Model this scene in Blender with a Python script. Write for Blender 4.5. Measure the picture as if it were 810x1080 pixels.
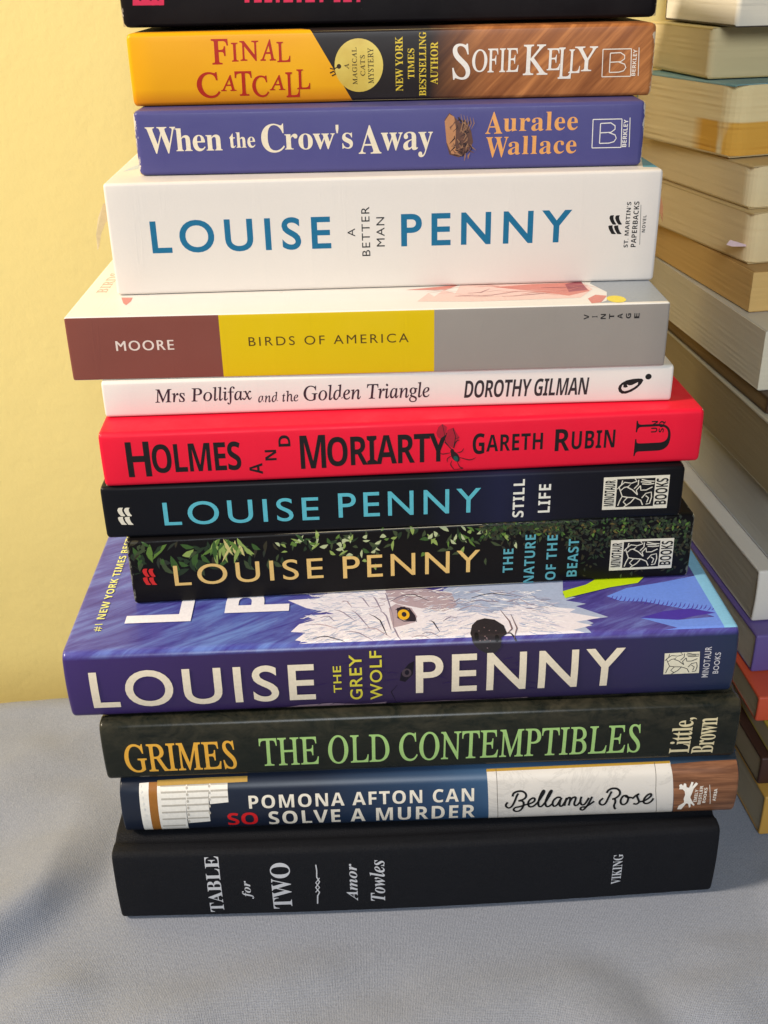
import bpy, bmesh, math, random
from mathutils import Vector, Matrix, noise
from mathutils.geometry import tessellate_polygon

# ------------------------------------------------------------------ scene, camera, world, lamps
SC = bpy.context.scene
COL = SC.collection
for o in list(bpy.data.objects):
    bpy.data.objects.remove(o)

PW, PH, FPX = 810.0, 1080.0, 1130.0          # photograph size and focal length in its pixels
PITCH, ROLL, CAM_H = math.radians(27.0), math.radians(-1.2), 0.342

def camera_axes():
    f = Vector((0, math.cos(PITCH), -math.sin(PITCH)))
    u = Vector((0, math.sin(PITCH), math.cos(PITCH)))
    r = Vector((1, 0, 0))
    return f, r * math.cos(ROLL) + u * math.sin(ROLL), u * math.cos(ROLL) - r * math.sin(ROLL)

FWD, RIGHT, UP = camera_axes()
CAM = Vector((0, 0, CAM_H))
cd = bpy.data.cameras.new('camera')
cd.sensor_fit = 'VERTICAL'
cd.sensor_height = 36.0
cd.lens = 36.0 * FPX / PH
cd.clip_start = 0.01
cd.clip_end = 50
cam = bpy.data.objects.new('camera', cd)
COL.objects.link(cam)
m = Matrix((RIGHT, UP, -FWD)).transposed().to_4x4()
m.translation = CAM
cam.matrix_world = m
SC.camera = cam
cd.dof.use_dof = True
cd.dof.focus_distance = 0.41
cd.dof.aperture_fstop = 32.0

world = bpy.data.worlds.new('World')
SC.world = world
world.use_nodes = True
bg = world.node_tree.nodes['Background']
bg.inputs[0].default_value = (0.95, 0.96, 1.0, 1)
bg.inputs[1].default_value = 0.10

def lamp(name, loc, target, size, power, color):
    d = bpy.data.lights.new(name, 'AREA')
    d.shape = 'DISK'
    d.size = size
    d.energy = power
    d.color = color
    o = bpy.data.objects.new(name, d)
    COL.objects.link(o)
    o.location = loc
    o.rotation_euler = (Vector(target) - Vector(loc)).to_track_quat('-Z', 'Y').to_euler()
    return o

lamp('room_lamp', (-1.45, -0.02, 1.25), (0.0, 0.42, 0.12), 0.34, 48.0, (1.0, 0.85, 0.66))
lamp('window_light', (0.02, -0.78, 0.76), (0.06, 0.40, 0.10), 0.50, 10.5, (0.87, 0.94, 1.0))

SC.view_settings.view_transform = 'Standard'
SC.view_settings.look = 'None'
SC.view_settings.exposure = 0.02
SC.view_settings.gamma = 1.0
SC.render.engine = 'CYCLES'
SC.cycles.use_denoising = True
SC.cycles.max_bounces = 8

# ------------------------------------------------------------------ helpers
def lin(c):
    return tuple(((v / 255.0) / 12.92 if v / 255.0 <= 0.04045 else (((v / 255.0) + 0.055) / 1.055) ** 2.4) for v in c)

def tag(o, label=None, cat=None, group=None, kind=None):
    if label: o['label'] = label
    if cat: o['category'] = cat
    if group: o['group'] = group
    if kind: o['kind'] = kind
    return o

def link_mesh(name, verts, faces, mats, parent=None, fm=None, smooth=False):
    me = bpy.data.meshes.new(name)
    me.from_pydata([tuple(v) for v in verts], [], faces)
    for mt in (mats if isinstance(mats, (list, tuple)) else [mats]):
        me.materials.append(mt)
    if fm:
        for p, i in zip(me.polygons, fm):
            p.material_index = i
    if smooth:
        for p in me.polygons:
            p.use_smooth = True
    me.update()
    o = bpy.data.objects.new(name, me)
    COL.objects.link(o)
    if parent: o.parent = parent
    return o

class NT:
    """short node writer"""
    def __init__(s, name):
        s.m = bpy.data.materials.new(name)
        s.m.use_nodes = True
        s.t = s.m.node_tree
        s.b = s.t.nodes['Principled BSDF']
    def n(s, typ, ins=None, **kw):
        nd = s.t.nodes.new(typ)
        for k, v in kw.items(): setattr(nd, k, v)
        for k, v in (ins or {}).items():
            if hasattr(v, 'is_output'): s.t.links.new(v, nd.inputs[k])
            else: nd.inputs[k].default_value = v
        return nd
    def coord(s, scale=(1, 1, 1), rot=(0, 0, 0), loc=(0, 0, 0)):
        tc = s.n('ShaderNodeTexCoord')
        return s.n('ShaderNodeMapping', {'Vector': tc.outputs['Object'], 'Scale': scale, 'Rotation': rot, 'Location': loc}).outputs[0]
    def noise(s, vec, scale, detail=3, rough=0.55, dist=0.0):
        return s.n('ShaderNodeTexNoise', {'Vector': vec, 'Scale': scale, 'Detail': detail, 'Roughness': rough, 'Distortion': dist}).outputs['Fac']
    def ramp(s, fac, stops):
        r = s.n('ShaderNodeValToRGB', {'Fac': fac})
        e = r.color_ramp.elements
        while len(e) < len(stops): e.new(0.5)
        for el, (p, c) in zip(e, stops):
            el.position = p
            el.color = (*c, 1) if len(c) == 3 else c
        return r.outputs['Color']
    def mix(s, fac, a, b, blend='MIX'):
        nd = s.n('ShaderNodeMix', data_type='RGBA', blend_type=blend)
        for k, v in ((0, fac), (6, a), (7, b)):
            if hasattr(v, 'is_output'): s.t.links.new(v, nd.inputs[k])
            else: nd.inputs[k].default_value = v if k == 0 else (*v, 1) if len(v) == 3 else v
        return nd.outputs[2]
    def math(s, op, a, b=0.0):
        nd = s.n('ShaderNodeMath', operation=op)
        for k, v in ((0, a), (1, b)):
            if hasattr(v, 'is_output'): s.t.links.new(v, nd.inputs[k])
            else: nd.inputs[k].default_value = v
        return nd.outputs[0]
    def axis(s, i, lo, hi):
        """0..1 along an object axis between two positions in metres"""
        tc = s.n('ShaderNodeTexCoord')
        sp = s.n('ShaderNodeSeparateXYZ', {0: tc.outputs['Object']})
        return s.n('ShaderNodeMapRange', {0: sp.outputs[i], 1: lo, 2: hi, 3: 0.0, 4: 1.0}).outputs[0]
    def bump(s, h, strength, dist=0.0002):
        s.t.links.new(s.n('ShaderNodeBump', {'Height': h, 'Strength': strength, 'Distance': dist}).outputs[0], s.b.inputs['Normal'])
    def worn_ends(s, col, L, scuff):
        """bare paper showing in chips along the two ends of a cover (length L in metres)"""
        a = s.axis(0, 0.0, 0.0042)
        b = s.axis(0, L, L - 0.0042)
        d = s.math('MINIMUM', a, b)
        n = s.noise(s.coord(scale=(1, 1, 0.55)), 330, 4, 0.65)
        k = s.ramp(s.math('SUBTRACT', n, s.math('MULTIPLY', d, 0.62)), [(0.0, (0, 0, 0)), (0.40, (0, 0, 0)), (0.45, (1, 1, 1))])
        return s.mix(s.math('MULTIPLY', k, 0.8), col, scuff)
    def out(s, color, rough=0.45, spec=0.4, coat=0.0, metal=0.0):
        for k, v in (('Base Color', color), ('Roughness', rough), ('Specular IOR Level', spec), ('Coat Weight', coat), ('Metallic', metal)):
            if hasattr(v, 'is_output'): s.t.links.new(v, s.b.inputs[k])
            else: s.b.inputs[k].default_value = (*v, 1) if k == 'Base Color' and len(v) == 3 else v
        return s.m

MATS = {}
def ink(rgb, rough=0.45, metal=0.0, spec=0.25):
    """flat printed ink with faint mottling"""
    k = ('ink', tuple(rgb), rough, metal)
    if k not in MATS:
        t = NT('printed_ink')
        c = lin(rgb)
        n = t.noise(t.coord(), 900, 2)
        col = t.mix(n, tuple(v * 0.86 for v in c), tuple(min(1, v * 1.10) for v in c))
        MATS[k] = t.out(col, rough, spec, 0.0, metal)
    return MATS[k]

def card(rgb, rough=0.42, spec=0.25, vary=0.10, wear=0.0, scuff=(220, 210, 195), bump=0.12, coat=0.0, ends=None):
    """laminated cover stock: mottled, faintly dented, scuffed where wear > 0"""
    t = NT('cover_stock')
    c = lin(rgb)
    big = t.noise(t.coord(), 22, 4, 0.6)
    fine = t.noise(t.coord(), 1400, 2)
    col = t.mix(big, tuple(v * (1 - vary) for v in c), tuple(min(1, v * (1 + vary)) for v in c))
    col = t.mix(t.math('MULTIPLY', fine, 0.10), col, tuple(v * 0.6 for v in c))
    if wear > 0:
        w = t.ramp(t.noise(t.coord(scale=(1, 1, 2.2)), 420, 5, 0.72), [(0.0, (0, 0, 0)), (0.74 - wear * 0.1, (0, 0, 0)), (0.78, (1, 1, 1))])
        col = t.mix(t.math('MULTIPLY', w, 0.75), col, lin(scuff))
    if ends: col = t.worn_ends(col, ends, lin(scuff))
    rr = t.n('ShaderNodeMapRange', {0: t.noise(t.coord(), 60, 5, 0.65), 1: 0.3, 2: 0.7, 3: rough - 0.10, 4: rough + 0.12}).outputs[0]
    crease = t.ramp(t.noise(t.coord(scale=(150, 4, 14)), 1.0, 3, .6), [(0, (0, 0, 0)), (.60, (0, 0, 0)), (.66, (1, 1, 1)), (.70, (0, 0, 0)), (1, (0, 0, 0))])
    h = t.math('ADD', t.math('ADD', t.noise(t.coord(), 130, 3), t.math('MULTIPLY', fine, 0.25)), t.math('MULTIPLY', crease, 0.35))
    t.bump(h, bump, 0.0004)
    return t.out(col, rr, spec, coat)

def pages(rgb, dark, seed=0.0, stain=None):
    """cut edge of a block of pages: fine lines along the sheets, uneven yellowing"""
    t = NT('page_edges')
    dark = tuple(0.24 * a + 0.76 * b for a, b in zip(dark, rgb))
    v = t.coord(scale=(18, 18, 6500), loc=(seed, seed * 0.7, 0))
    lines = t.noise(v, 1.0, 3, 0.7)
    wide = t.noise(t.coord(scale=(16, 16, 420), loc=(seed, 0, 0)), 1.0, 3)
    blot = t.noise(t.coord(loc=(seed, seed, seed)), 26, 4)
    col = t.mix(t.math('MULTIPLY', t.math('ADD', lines, wide), 0.5), lin(dark), lin(rgb))
    col = t.mix(t.math('MULTIPLY', blot, 0.5), col, tuple(a * 0.80 for a in lin(rgb)))
    if stain:
        D, rgb2 = stain
        k = t.math('MULTIPLY', t.axis(1, D * .001 - .030, D * .001 - .022), t.axis(2, .0150, .0142))
        k = t.math('MULTIPLY', k, t.ramp(t.noise(t.coord(scale=(60, 60, 14)), 1.0, 2), [(.30, (0, 0, 0)), (.36, (1, 1, 1))]))
        col = t.mix(k, col, lin(rgb2))
    t.bump(t.math('ADD', lines, t.math('MULTIPLY', wide, 0.8)), 0.22, 0.0004)
    return t.out(col, 0.85, 0.15)

def pixel_ray(x, y):
    return FWD + RIGHT * ((x - PW / 2) / FPX) + UP * ((PH / 2 - y) / FPX)

# ------------------------------------------------------------------ a book
class Book:
    """local frame, millimetres: x along the spine, y into the book from the spine, z up; the cover is a bent sheet whose outline
    (s = length along it, 0..T on the spine, beyond T on the upper cover) carries the printing"""
    def __init__(s, name, label, origin, yaw, L, T, D, r=0.9, b=0.3, th=0.4, groove=0.0, end=1.0, bow=0.0, cat='book', group='books in the front stack', back=False):
        s.L, s.T, s.D, s.th, s.end, s.bow = L, T, D, th, end, bow
        s.origin, s.yaw = Vector(origin), yaw
        s.root = bpy.data.objects.new(name, None)
        COL.objects.link(s.root)
        s.root.empty_display_size = 0.02
        s.root.location = s.origin
        s.root.rotation_euler = (0, 0, yaw + (math.pi if back else 0))
        tag(s.root, label, cat, group)
        p = [(D, 0), (D * .7, 0), (D * .4, 0), (13, 0), (r + 1.5, 0), (r + .3, 0)]
        p += [(r - r * math.sin(a), r - r * math.cos(a)) for a in [math.pi / 2 * k / 8 for k in range(9)]]
        nz = 14
        p += [(0, r + (T - 2 * r) * k / nz) for k in range(1, nz)]
        p += [(r - r * math.cos(a), T - r + r * math.sin(a)) for a in [math.pi / 2 * k / 8 for k in range(9)]]
        p += [(r + .3, T), (r + 1.5, T)]
        if groove: p += [(5.2, T), (6.2, T - groove * .5), (7.4, T - groove), (8.8, T - groove), (10, T - groove * .5), (11.4, T)]
        p += [(13, T), (D * .4, T), (D * .7, T), (D, T)]
        q = []
        for y, z in p:
            w = max(0.0, 1 - y / max(r, 3.0)) if y < max(r, 3.0) else 0
            q.append((y - b * (1 - ((z - T / 2) / (T / 2)) ** 2) * w, z))
        s.p = q
        a = [0.0]
        for k in range(1, len(q)): a.append(a[-1] + math.dist(q[k - 1], q[k]))
        mid = min(range(len(q)), key=lambda k: (abs(q[k][1] - T / 2) + q[k][0]))
        s.a = [v - a[mid] + q[mid][1] for v in a]
        tn = []
        for k in range(len(q)):
            i, j = max(0, k - 1), min(len(q) - 1, k + 1)
            d = Vector((q[j][0] - q[i][0], q[j][1] - q[i][1])).normalized()
            tn.append((-d.y, d.x))
        s.nrm = tn
        e = end
        s.xs = [0, e * .08, e * .25, e * .55, e] + [e + (L - 2 * e) * k / 24 for k in range(1, 24)] + [L - e, L - e * .55, L - e * .25, L - e * .08, L]
        s.layer = 0
    def seg(s, sv):
        a = s.a
        lo, hi = 0, len(a) - 2
        while lo < hi:
            mid = (lo + hi + 1) // 2
            if a[mid] <= sv: lo = mid
            else: hi = mid - 1
        return lo
    def pt(s, u, sv, off=0.0):
        k = s.seg(sv)
        f = (sv - s.a[k]) / (s.a[k + 1] - s.a[k])
        y = s.p[k][0] * (1 - f) + s.p[k + 1][0] * f
        z = s.p[k][1] * (1 - f) + s.p[k + 1][1] * f
        g = min(1, max(0, f))
        ny = s.nrm[k][0] * (1 - g) + s.nrm[k + 1][0] * g
        nz = s.nrm[k][1] * (1 - g) + s.nrm[k + 1][1] * g
        n = math.hypot(ny, nz) or 1
        y += ny / n * off
        z += nz / n * off
        d = min(u, s.L - u)
        if d < s.end:
            d = max(d, 0)
            i = (s.end - math.sqrt(max(0, s.end ** 2 - (s.end - d) ** 2))) * 0.8
            z = s.T / 2 + (z - s.T / 2) * (1 - 2 * i / s.T)
            if y < s.D * .3: y += i * (1 - y / (s.D * .3))
        y += s.bow * math.sin(math.pi * u / s.L) * (1 - min(1, max(0, y) / s.D))
        return Vector((u, y, z)) * 0.001
    def cover(s, mat, name='cover'):
        n, P = len(s.xs), len(s.p)
        V, F = [], []
        for off in (0.0, -s.th):
            for u in s.xs:
                for k in range(P): V.append(s.pt(u, s.a[k], off))
        for i in range(n - 1):
            for k in range(P - 1):
                v = i * P + k
                F.append((v, v + P, v + P + 1, v + 1))
                w = v + n * P
                F.append((w, w + 1, w + P + 1, w + P))
        nb = len(F)
        def rim(A, B):                                   # own vertices, so that the cut edge stays crisp
            for k in range(len(A) - 1):
                c = len(V)
                V.extend([V[A[k]], V[A[k + 1]], V[B[k + 1]], V[B[k]]])
                F.append((c, c + 1, c + 2, c + 3))
        o0 = n * P
        for row in (0, n - 1): rim([row * P + k for k in range(P)], [o0 + row * P + k for k in range(P)])
        for k in (0, P - 1): rim([i * P + k for i in range(n)], [o0 + i * P + k for i in range(n)])
        o = link_mesh(name, V, F, mat, s.root)
        for p in o.data.polygons[:nb]: p.use_smooth = True
        s.cov = o
        return o
    def page_block(s, mat, inset=0.4, cr=0.0, wave=0.0, seed=1, front=None):
        rng = random.Random(seed)
        y0, y1 = (s.th + .5 if front is None else front), s.D - inset
        x0, x1 = inset, s.L - inset
        z0, z1 = s.th + .06, s.T - s.th - .06
        out = [(x0, y0)]
        for k in range(1, 14): out.append((x0, y0 + (y1 - cr - y0) * k / 14))
        for k in range(7): 
            a = math.pi / 2 * k / 6
            out.append((x0 + cr - cr * math.cos(a), y1 - cr + cr * math.sin(a)) if cr else (x0, y1))
        for k in range(1, 24): out.append((x0 + cr + (x1 - x0 - 2 * cr) * k / 24, y1))
        for k in range(7):
            a = math.pi / 2 * k / 6
            out.append((x1 - cr + cr * math.sin(a), y1 - cr + cr * math.cos(a)) if cr else (x1, y1))
        for k in range(1, 15): out.append((x1, y1 - cr - (y1 - cr - y0) * k / 14))
        ded = []
        for q in out:
            if not ded or math.dist(q, ded[-1]) > 1e-4: ded.append(q)
        rows = max(6, int((z1 - z0) / 1.1))
        offs = [rng.uniform(-1, 1) * wave * 0.45 for _ in range(rows + 1)]
        V, F = [], []
        cx, cy = (x0 + x1) / 2, (y0 + y1) / 2
        for j in range(rows + 1):
            for (x, y) in ded:
                w = offs[j] * (0.6 + 0.4 * math.sin(x * .13 + y * .17 + j * .35))
                V.append(Vector((x + (w if x > cx else -w) * (abs(x - cx) > (cx - x0) * .93), y + (w if y > cy else 0), z0 + (z1 - z0) * j / rows)) * .001)
        N = len(ded)
        for j in range(rows):
            for k in range(N):
                a, b = j * N + k, j * N + (k + 1) % N
                F.append((a, a + N, b + N, b))
        F.append(tuple(range(N)))
        F.append(tuple(rows * N + k for k in reversed(range(N))))
        return link_mesh('page_block', V, F, mat, s.root)
    # ---- where a sight line meets the outside of the cover
    def hit(s, x, y):
        u, v = s.hit_straight(x, y, 0.0)
        if s.bow: u, v = s.hit_straight(x, y, s.bow * math.sin(math.pi * min(1, max(0, u / s.L))))
        return u, v
    def hit_straight(s, x, y, shift):
        d = pixel_ray(x, y)
        c, sn = math.cos(-s.yaw), math.sin(-s.yaw)
        o = (CAM - s.origin) * 1000
        o = Vector((o.x * c - o.y * sn, o.x * sn + o.y * c - shift, o.z))
        d = Vector((d.x * c - d.y * sn, d.x * sn + d.y * c, d.z))
        best = None
        for k in range(3, len(s.p) - 1):
            (y0, z0), (y1, z1) = s.p[k], s.p[k + 1]
            ey, ez = y1 - y0, z1 - z0
            den = d.y * ez - d.z * ey
            if abs(den) < 1e-12: continue
            t = ((y0 - o.y) * ez - (z0 - o.z) * ey) / den
            f = ((y0 - o.y) * d.z - (z0 - o.z) * d.y) / den
            lo = -0.001
            hi = 1.001
            if t > 0 and lo <= f <= hi and (best is None or t < best[0]):
                best = (t, o.x + d.x * t, s.a[k] + (s.a[k + 1] - s.a[k]) * f)
        if best is None:                                  # beside the outline: continue the spine plane
            t = -o.y / d.y
            return o.x + d.x * t, o.z + d.z * t
        return best[1], best[2]
    def print_on(s, name, shapes, mats, layer=1, cut=False, label=None, step=0.004):
        """shapes: (verts in (u, s), faces, material index). One mesh, lying on the cover."""
        bm = bmesh.new()
        for idx, (vs, fs, mi) in enumerate(shapes):
            tmp = bmesh.new()
            vs = [(min(s.L - .02, max(.02, v[0])), v[1]) for v in vs]
            tv = [tmp.verts.new((v[0], v[1], 0)) for v in vs]
            for f in fs:
                tri = [f] if len(f) < 5 else [tuple(f[i] for i in q) for q in tessellate_polygon([[Vector((vs[i][0], vs[i][1], 0)) for i in f]])]
                for q in tri:
                    try: tmp.faces.new([tv[i] for i in q])
                    except ValueError: pass
            if not vs: continue
            lo, hi = min(v[1] for v in vs), max(v[1] for v in vs)
            for a in s.a:
                if lo < a < hi:
                    g = tmp.verts[:] + tmp.edges[:] + tmp.faces[:]
                    bmesh.ops.bisect_plane(tmp, geom=g, plane_co=(0, a, 0), plane_no=(0, 1, 0), dist=1e-6)
            if cut:
                lo, hi = min(v[0] for v in vs), max(v[0] for v in vs)
                for a in s.xs:
                    if lo < a < hi:
                        g = tmp.verts[:] + tmp.edges[:] + tmp.faces[:]
                        bmesh.ops.bisect_plane(tmp, geom=g, plane_co=(a, 0, 0), plane_no=(1, 0, 0), dist=1e-6)
            off = 0.026 * layer + step * idx
            tmp.verts.index_update()
            nv = [bm.verts.new(s.pt(v.co.x, v.co.y, off)) for v in tmp.verts]
            for f in tmp.faces:
                if f.calc_area() < 1e-9: continue
                ids = [v.index for v in f.verts]
                q = [v.co for v in f.verts]
                if sum(q[i].x * q[(i + 1) % len(q)].y - q[(i + 1) % len(q)].x * q[i].y for i in range(len(q))) < 0: ids.reverse()
                try: nf = bm.faces.new([nv[i] for i in ids])
                except ValueError: continue
                nf.material_index = mi
                nf.smooth = True
            tmp.free()
        me = bpy.data.meshes.new(name)
        bm.to_mesh(me)
        bm.free()
        for mt in mats: me.materials.append(mt)
        o = bpy.data.objects.new(name, me)
        COL.objects.link(o)
        o.parent = s.cov
        if label: o['label'] = label
        return o
    # ---- 2D shapes given by where they show on the cover
    def poly(s, pts, mi=0):
        return ([s.hit(*p) for p in pts], [tuple(range(len(pts)))], mi)
    def stroke(s, pts, w, mi=0, taper=False, smooth=0):
        P = [Vector(s.hit(*p)) for p in pts]
        if smooth:
            Q = []
            for k in range(len(P) - 1):
                a, b, c, d = P[max(0, k - 1)], P[k], P[k + 1], P[min(len(P) - 1, k + 2)]
                for j in range(smooth):
                    t = j / smooth
                    Q.append(0.5 * (2 * b + (c - a) * t + (2 * a - 5 * b + 4 * c - d) * t * t + (3 * b - a - 3 * c + d) * t ** 3))
            P = Q + [P[-1]]
        n = len(P)
        vs, fs = [], []
        for k in range(n):
            d = (P[min(n - 1, k + 1)] - P[max(0, k - 1)])
            d = d.normalized() if d.length else Vector((1, 0))
            ww = w / 2
            if taper: ww *= max(0.12, math.sin(math.pi * (0.12 + 0.80 * k / (n - 1))))
            vs += [(P[k].x - d.y * ww, P[k].y + d.x * ww), (P[k].x + d.y * ww, P[k].y - d.x * ww)]
        for k in range(n - 1): fs.append((2 * k, 2 * k + 1, 2 * k + 3, 2 * k + 2))
        return (vs, fs, mi)
    def disc(s, x, y, rx, ry, mi=0, n=40, a0=0.0):
        c = s.hit(x, y)
        ex, ey = s.hit(x + rx, y), s.hit(x, y - ry)
        R, Q = math.dist(c, ex), math.dist(c, ey)
        ca, sa = math.cos(a0), math.sin(a0)
        vs = []
        for k in range(n):
            a, b = R * math.cos(2 * math.pi * k / n), Q * math.sin(2 * math.pi * k / n)
            vs.append((c[0] + a * ca - b * sa, c[1] + a * sa + b * ca))
        return (vs, [tuple(range(n))], mi)
    def text(s, body, style, x0, x1, y0, y1, mi=0, turn=0, track=1.0, weight=0.0, slant=None):
        """letters filling the box x0..x1, y0..y1; turn 1: reading upwards"""
        vs, fs = glyphs(body, style, track, weight, slant)
        if turn == 1: vs = [(-y, x) for x, y in vs]
        if turn == 2: vs = [(y, -x) for x, y in vs]
        if turn == 3: vs = [(-x, -y) for x, y in vs]
        ax, bx = min(v[0] for v in vs), max(v[0] for v in vs)
        ay, by = min(v[1] for v in vs), max(v[1] for v in vs)
        cx, cy = (x0 + x1) / 2, (y0 + y1) / 2
        slope = (s.hit(cx + 20, cy)[1] - s.hit(cx - 20, cy)[1]) / max(1e-6, s.hit(cx + 20, cy)[0] - s.hit(cx - 20, cy)[0])
        du = s.hit(cx, cy)
        u0, u1 = s.hit(x0, cy)[0], s.hit(x1, cy)[0]
        t, b = s.hit(cx, y0)[1], s.hit(cx, y1)[1]
        return ([(u0 + (x - ax) / (bx - ax) * (u1 - u0), b + (y - ay) / (by - ay) * (t - b)) for x, y in vs], fs, mi)

GLY = {}
STYLE = {'b': (0x1D400, 0x1D41A), 'i': (0x1D434, 0x1D44E), 'r': (0x1D434, 0x1D44E), 'bi': (0x1D468, 0x1D482), 'sc': (0x1D4D0, 0x1D4EA),
         's': (0x1D5A0, 0x1D5BA), 'sb': (0x1D5D4, 0x1D5EE), 'si': (0x1D608, 0x1D622)}
def glyphs(body, style, track, weight, slant):
    """outlines of letters from Blender's own built-in typeface (g) and its mathematical alphabets"""
    key = (body, style, track, weight, slant)
    if key in GLY: return GLY[key]
    txt = ''
    for ch in body:
        if style != 'g' and 'A' <= ch <= 'Z': ch = chr(STYLE[style][0] + ord(ch) - 65)
        elif style != 'g' and 'a' <= ch <= 'z':
            c = STYLE[style][1] + ord(ch) - 97
            ch = chr(0x210E if c == 0x1D455 else c)
        txt += ch
    c = bpy.data.curves.new('lettering', 'FONT')
    c.body = txt
    c.size = 1.0
    c.space_character = track
    c.offset = max(0.0, weight)
    c.resolution_u = 6
    if slant is not None: c.shear = slant
    elif style == 'r': c.shear = -0.25
    o = bpy.data.objects.new('lettering', c)
    COL.objects.link(o)
    dg = bpy.context.evaluated_depsgraph_get()
    me = o.evaluated_get(dg).to_mesh()
    vs = [(v.co.x, v.co.y) for v in me.vertices]
    fs = [tuple(p.vertices) for p in me.polygons]
    o.evaluated_get(dg).to_mesh_clear()
    bpy.data.objects.remove(o)
    bpy.data.curves.remove(c)
    GLY[key] = (vs, fs)
    return GLY[key]

# ------------------------------------------------------------------ setting: wall and cloth
WALL_Y = 0.60
t = NT('yellow_wall_paint')
v = t.coord()
lump = t.noise(v, 55, 4, 0.6)
fine = t.noise(v, 260, 3, 0.6)
blot = t.noise(v, 5, 3)
col = t.mix(blot, (0.78, 0.635, 0.25), (0.82, 0.68, 0.285))
col = t.mix(t.math('MULTIPLY', fine, 0.25), col, (0.75, 0.60, 0.225))
t.bump(t.math('ADD', lump, t.math('MULTIPLY', fine, 0.30)), 0.26, 0.0016)
M_WALL = t.out(col, 0.6, 0.25)
w = link_mesh('wall', [(-1.6, WALL_Y, -0.6), (1.6, WALL_Y, -0.6), (1.6, WALL_Y, 1.5), (-1.6, WALL_Y, 1.5),
                       (-1.6, WALL_Y + .1, -0.6), (1.6, WALL_Y + .1, -0.6), (1.6, WALL_Y + .1, 1.5), (-1.6, WALL_Y + .1, 1.5)],
              [(0, 1, 2, 3), (5, 4, 7, 6), (4, 0, 3, 7), (1, 5, 6, 2), (3, 2, 6, 7), (4, 5, 1, 0)], M_WALL)
tag(w, 'plain yellow painted wall behind the two stacks of books', 'wall', kind='structure')

t = NT('grey_cloth')
wx = t.n('ShaderNodeTexWave', {'Vector': t.coord(), 'Scale': 520.0, 'Distortion': 3.0, 'Detail': 2.0, 'Detail Scale': 2.0}, wave_type='BANDS', bands_direction='X').outputs['Fac']
wy = t.n('ShaderNodeTexWave', {'Vector': t.coord(), 'Scale': 520.0, 'Distortion': 3.0, 'Detail': 2.0, 'Detail Scale': 2.0}, wave_type='BANDS', bands_direction='Y').outputs['Fac']
grain = t.noise(t.coord(scale=(1, 0.6, 1)), 1500, 3, 0.7)
big = t.noise(t.coord(), 14, 3)
wv = t.math('MULTIPLY', t.math('ADD', wx, wy), 0.5)
g2 = t.math('ADD', t.math('MULTIPLY', wv, 0.35), t.math('MULTIPLY', grain, 0.65))
col = t.mix(t.n('ShaderNodeMapRange', {0: g2, 1: 0.3, 2: 0.7}).outputs[0], (0.165, 0.183, 0.232), (0.315, 0.340, 0.405))
col = t.mix(t.math('MULTIPLY', big, 0.35), col, (0.26, 0.285, 0.36))
t.bump(g2, 0.75, 0.0006)
M_CLOTH = t.out(col, 0.9, 0.1)
t.b.inputs['Sheen Weight'].default_value = 0.15

def seg_dist(x, y, a, b):
    ax, ay, bx, by = *a, *b
    L2 = (bx - ax) ** 2 + (by - ay) ** 2
    k = max(0, min(1, ((x - ax) * (bx - ax) + (y - ay) * (by - ay)) / L2))
    px, py = ax + (bx - ax) * k, ay + (by - ay) * k
    sd = ((bx - ax) * (y - ay) - (by - ay) * (x - ax)) / math.sqrt(L2)
    return math.hypot(x - px, y - py), sd, k

def ground(px, py):
    d = pixel_ray(px, py)
    q = CAM + d * (-CAM_H / d.z)
    return (q.x, q.y)

FOLDS = [  # start, end (where they show), height, width on the upper side, width on the lower side
    (ground(-110, 1072), ground(125, 895), 0.0115, 0.030, 0.0095),
    (ground(-90, 1160), ground(60, 1040), 0.0040, 0.014, 0.014),
    (ground(612, 975), ground(730, 1100), -0.0034, 0.011, 0.011),
    (ground(-120, 900), ground(40, 800), 0.0030, 0.014, 0.018),
    (ground(752, 985), ground(900, 905), 0.0060, 0.012, 0.012),
    (ground(640, 1100), ground(900, 990), 0.0036, 0.016, 0.018),
    (ground(90, 1110), ground(330, 1015), 0.0030, 0.016, 0.018),
    (ground(330, 1120), ground(640, 1025), 0.0030, 0.018, 0.016),
]
def cloth_z(x, y):
    z = 0.0
    for a, b, h, w1, w2 in FOLDS:
        d, sd, k = seg_dist(x, y, a, b)
        w = w1 if sd > 0 else w2
        z += h * math.exp(-(d / w) ** 2)
    z += 0.0012 * math.sin(x * 37 + 1.3 * math.sin(y * 29)) * math.sin(y * 41 + 0.7)
    z += 0.0011 * noise.noise(Vector((x * 26, y * 40, 3.1))) + 0.0005 * noise.noise(Vector((x * 70, y * 90, 7.7)))
    # flat under and close to the books
    e = max(abs(x - 0.015) - 0.135, 0.30 - y, 0)
    e2 = max(0.150 - x, 0.335 - y, 0) if x > 0.10 else 1
    f = min(1.0, e / 0.022, (e2 / 0.02 if x > 0.10 else 1.0))
    z *= f
    if y > 0.4525:
        d = y - 0.4525
        z -= 22 * d * d if d < 0.05 else 0.055 + 2.2 * (d - 0.05)
    return z - 0.0006

xs = [-1.2 + 0.06 * k for k in range(15)] + [-0.33 + 0.0036 * k for k in range(184)] + [0.36 + 0.06 * k for k in range(15)]
ys = [-0.5 + 0.06 * k for k in range(11)] + [0.14 + 0.0036 * k for k in range(128)]
V = [(x, y, cloth_z(x, y)) for y in ys for x in xs]
n = len(xs)
F = [(j * n + i, j * n + i + 1, (j + 1) * n + i + 1, (j + 1) * n + i) for j in range(len(ys) - 1) for i in range(n - 1)]
c = link_mesh('ground_cloth', V, F, M_CLOTH, smooth=True)
tag(c, 'rumpled grey woven cloth spread under the book stacks', 'cloth', kind='structure')

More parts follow.
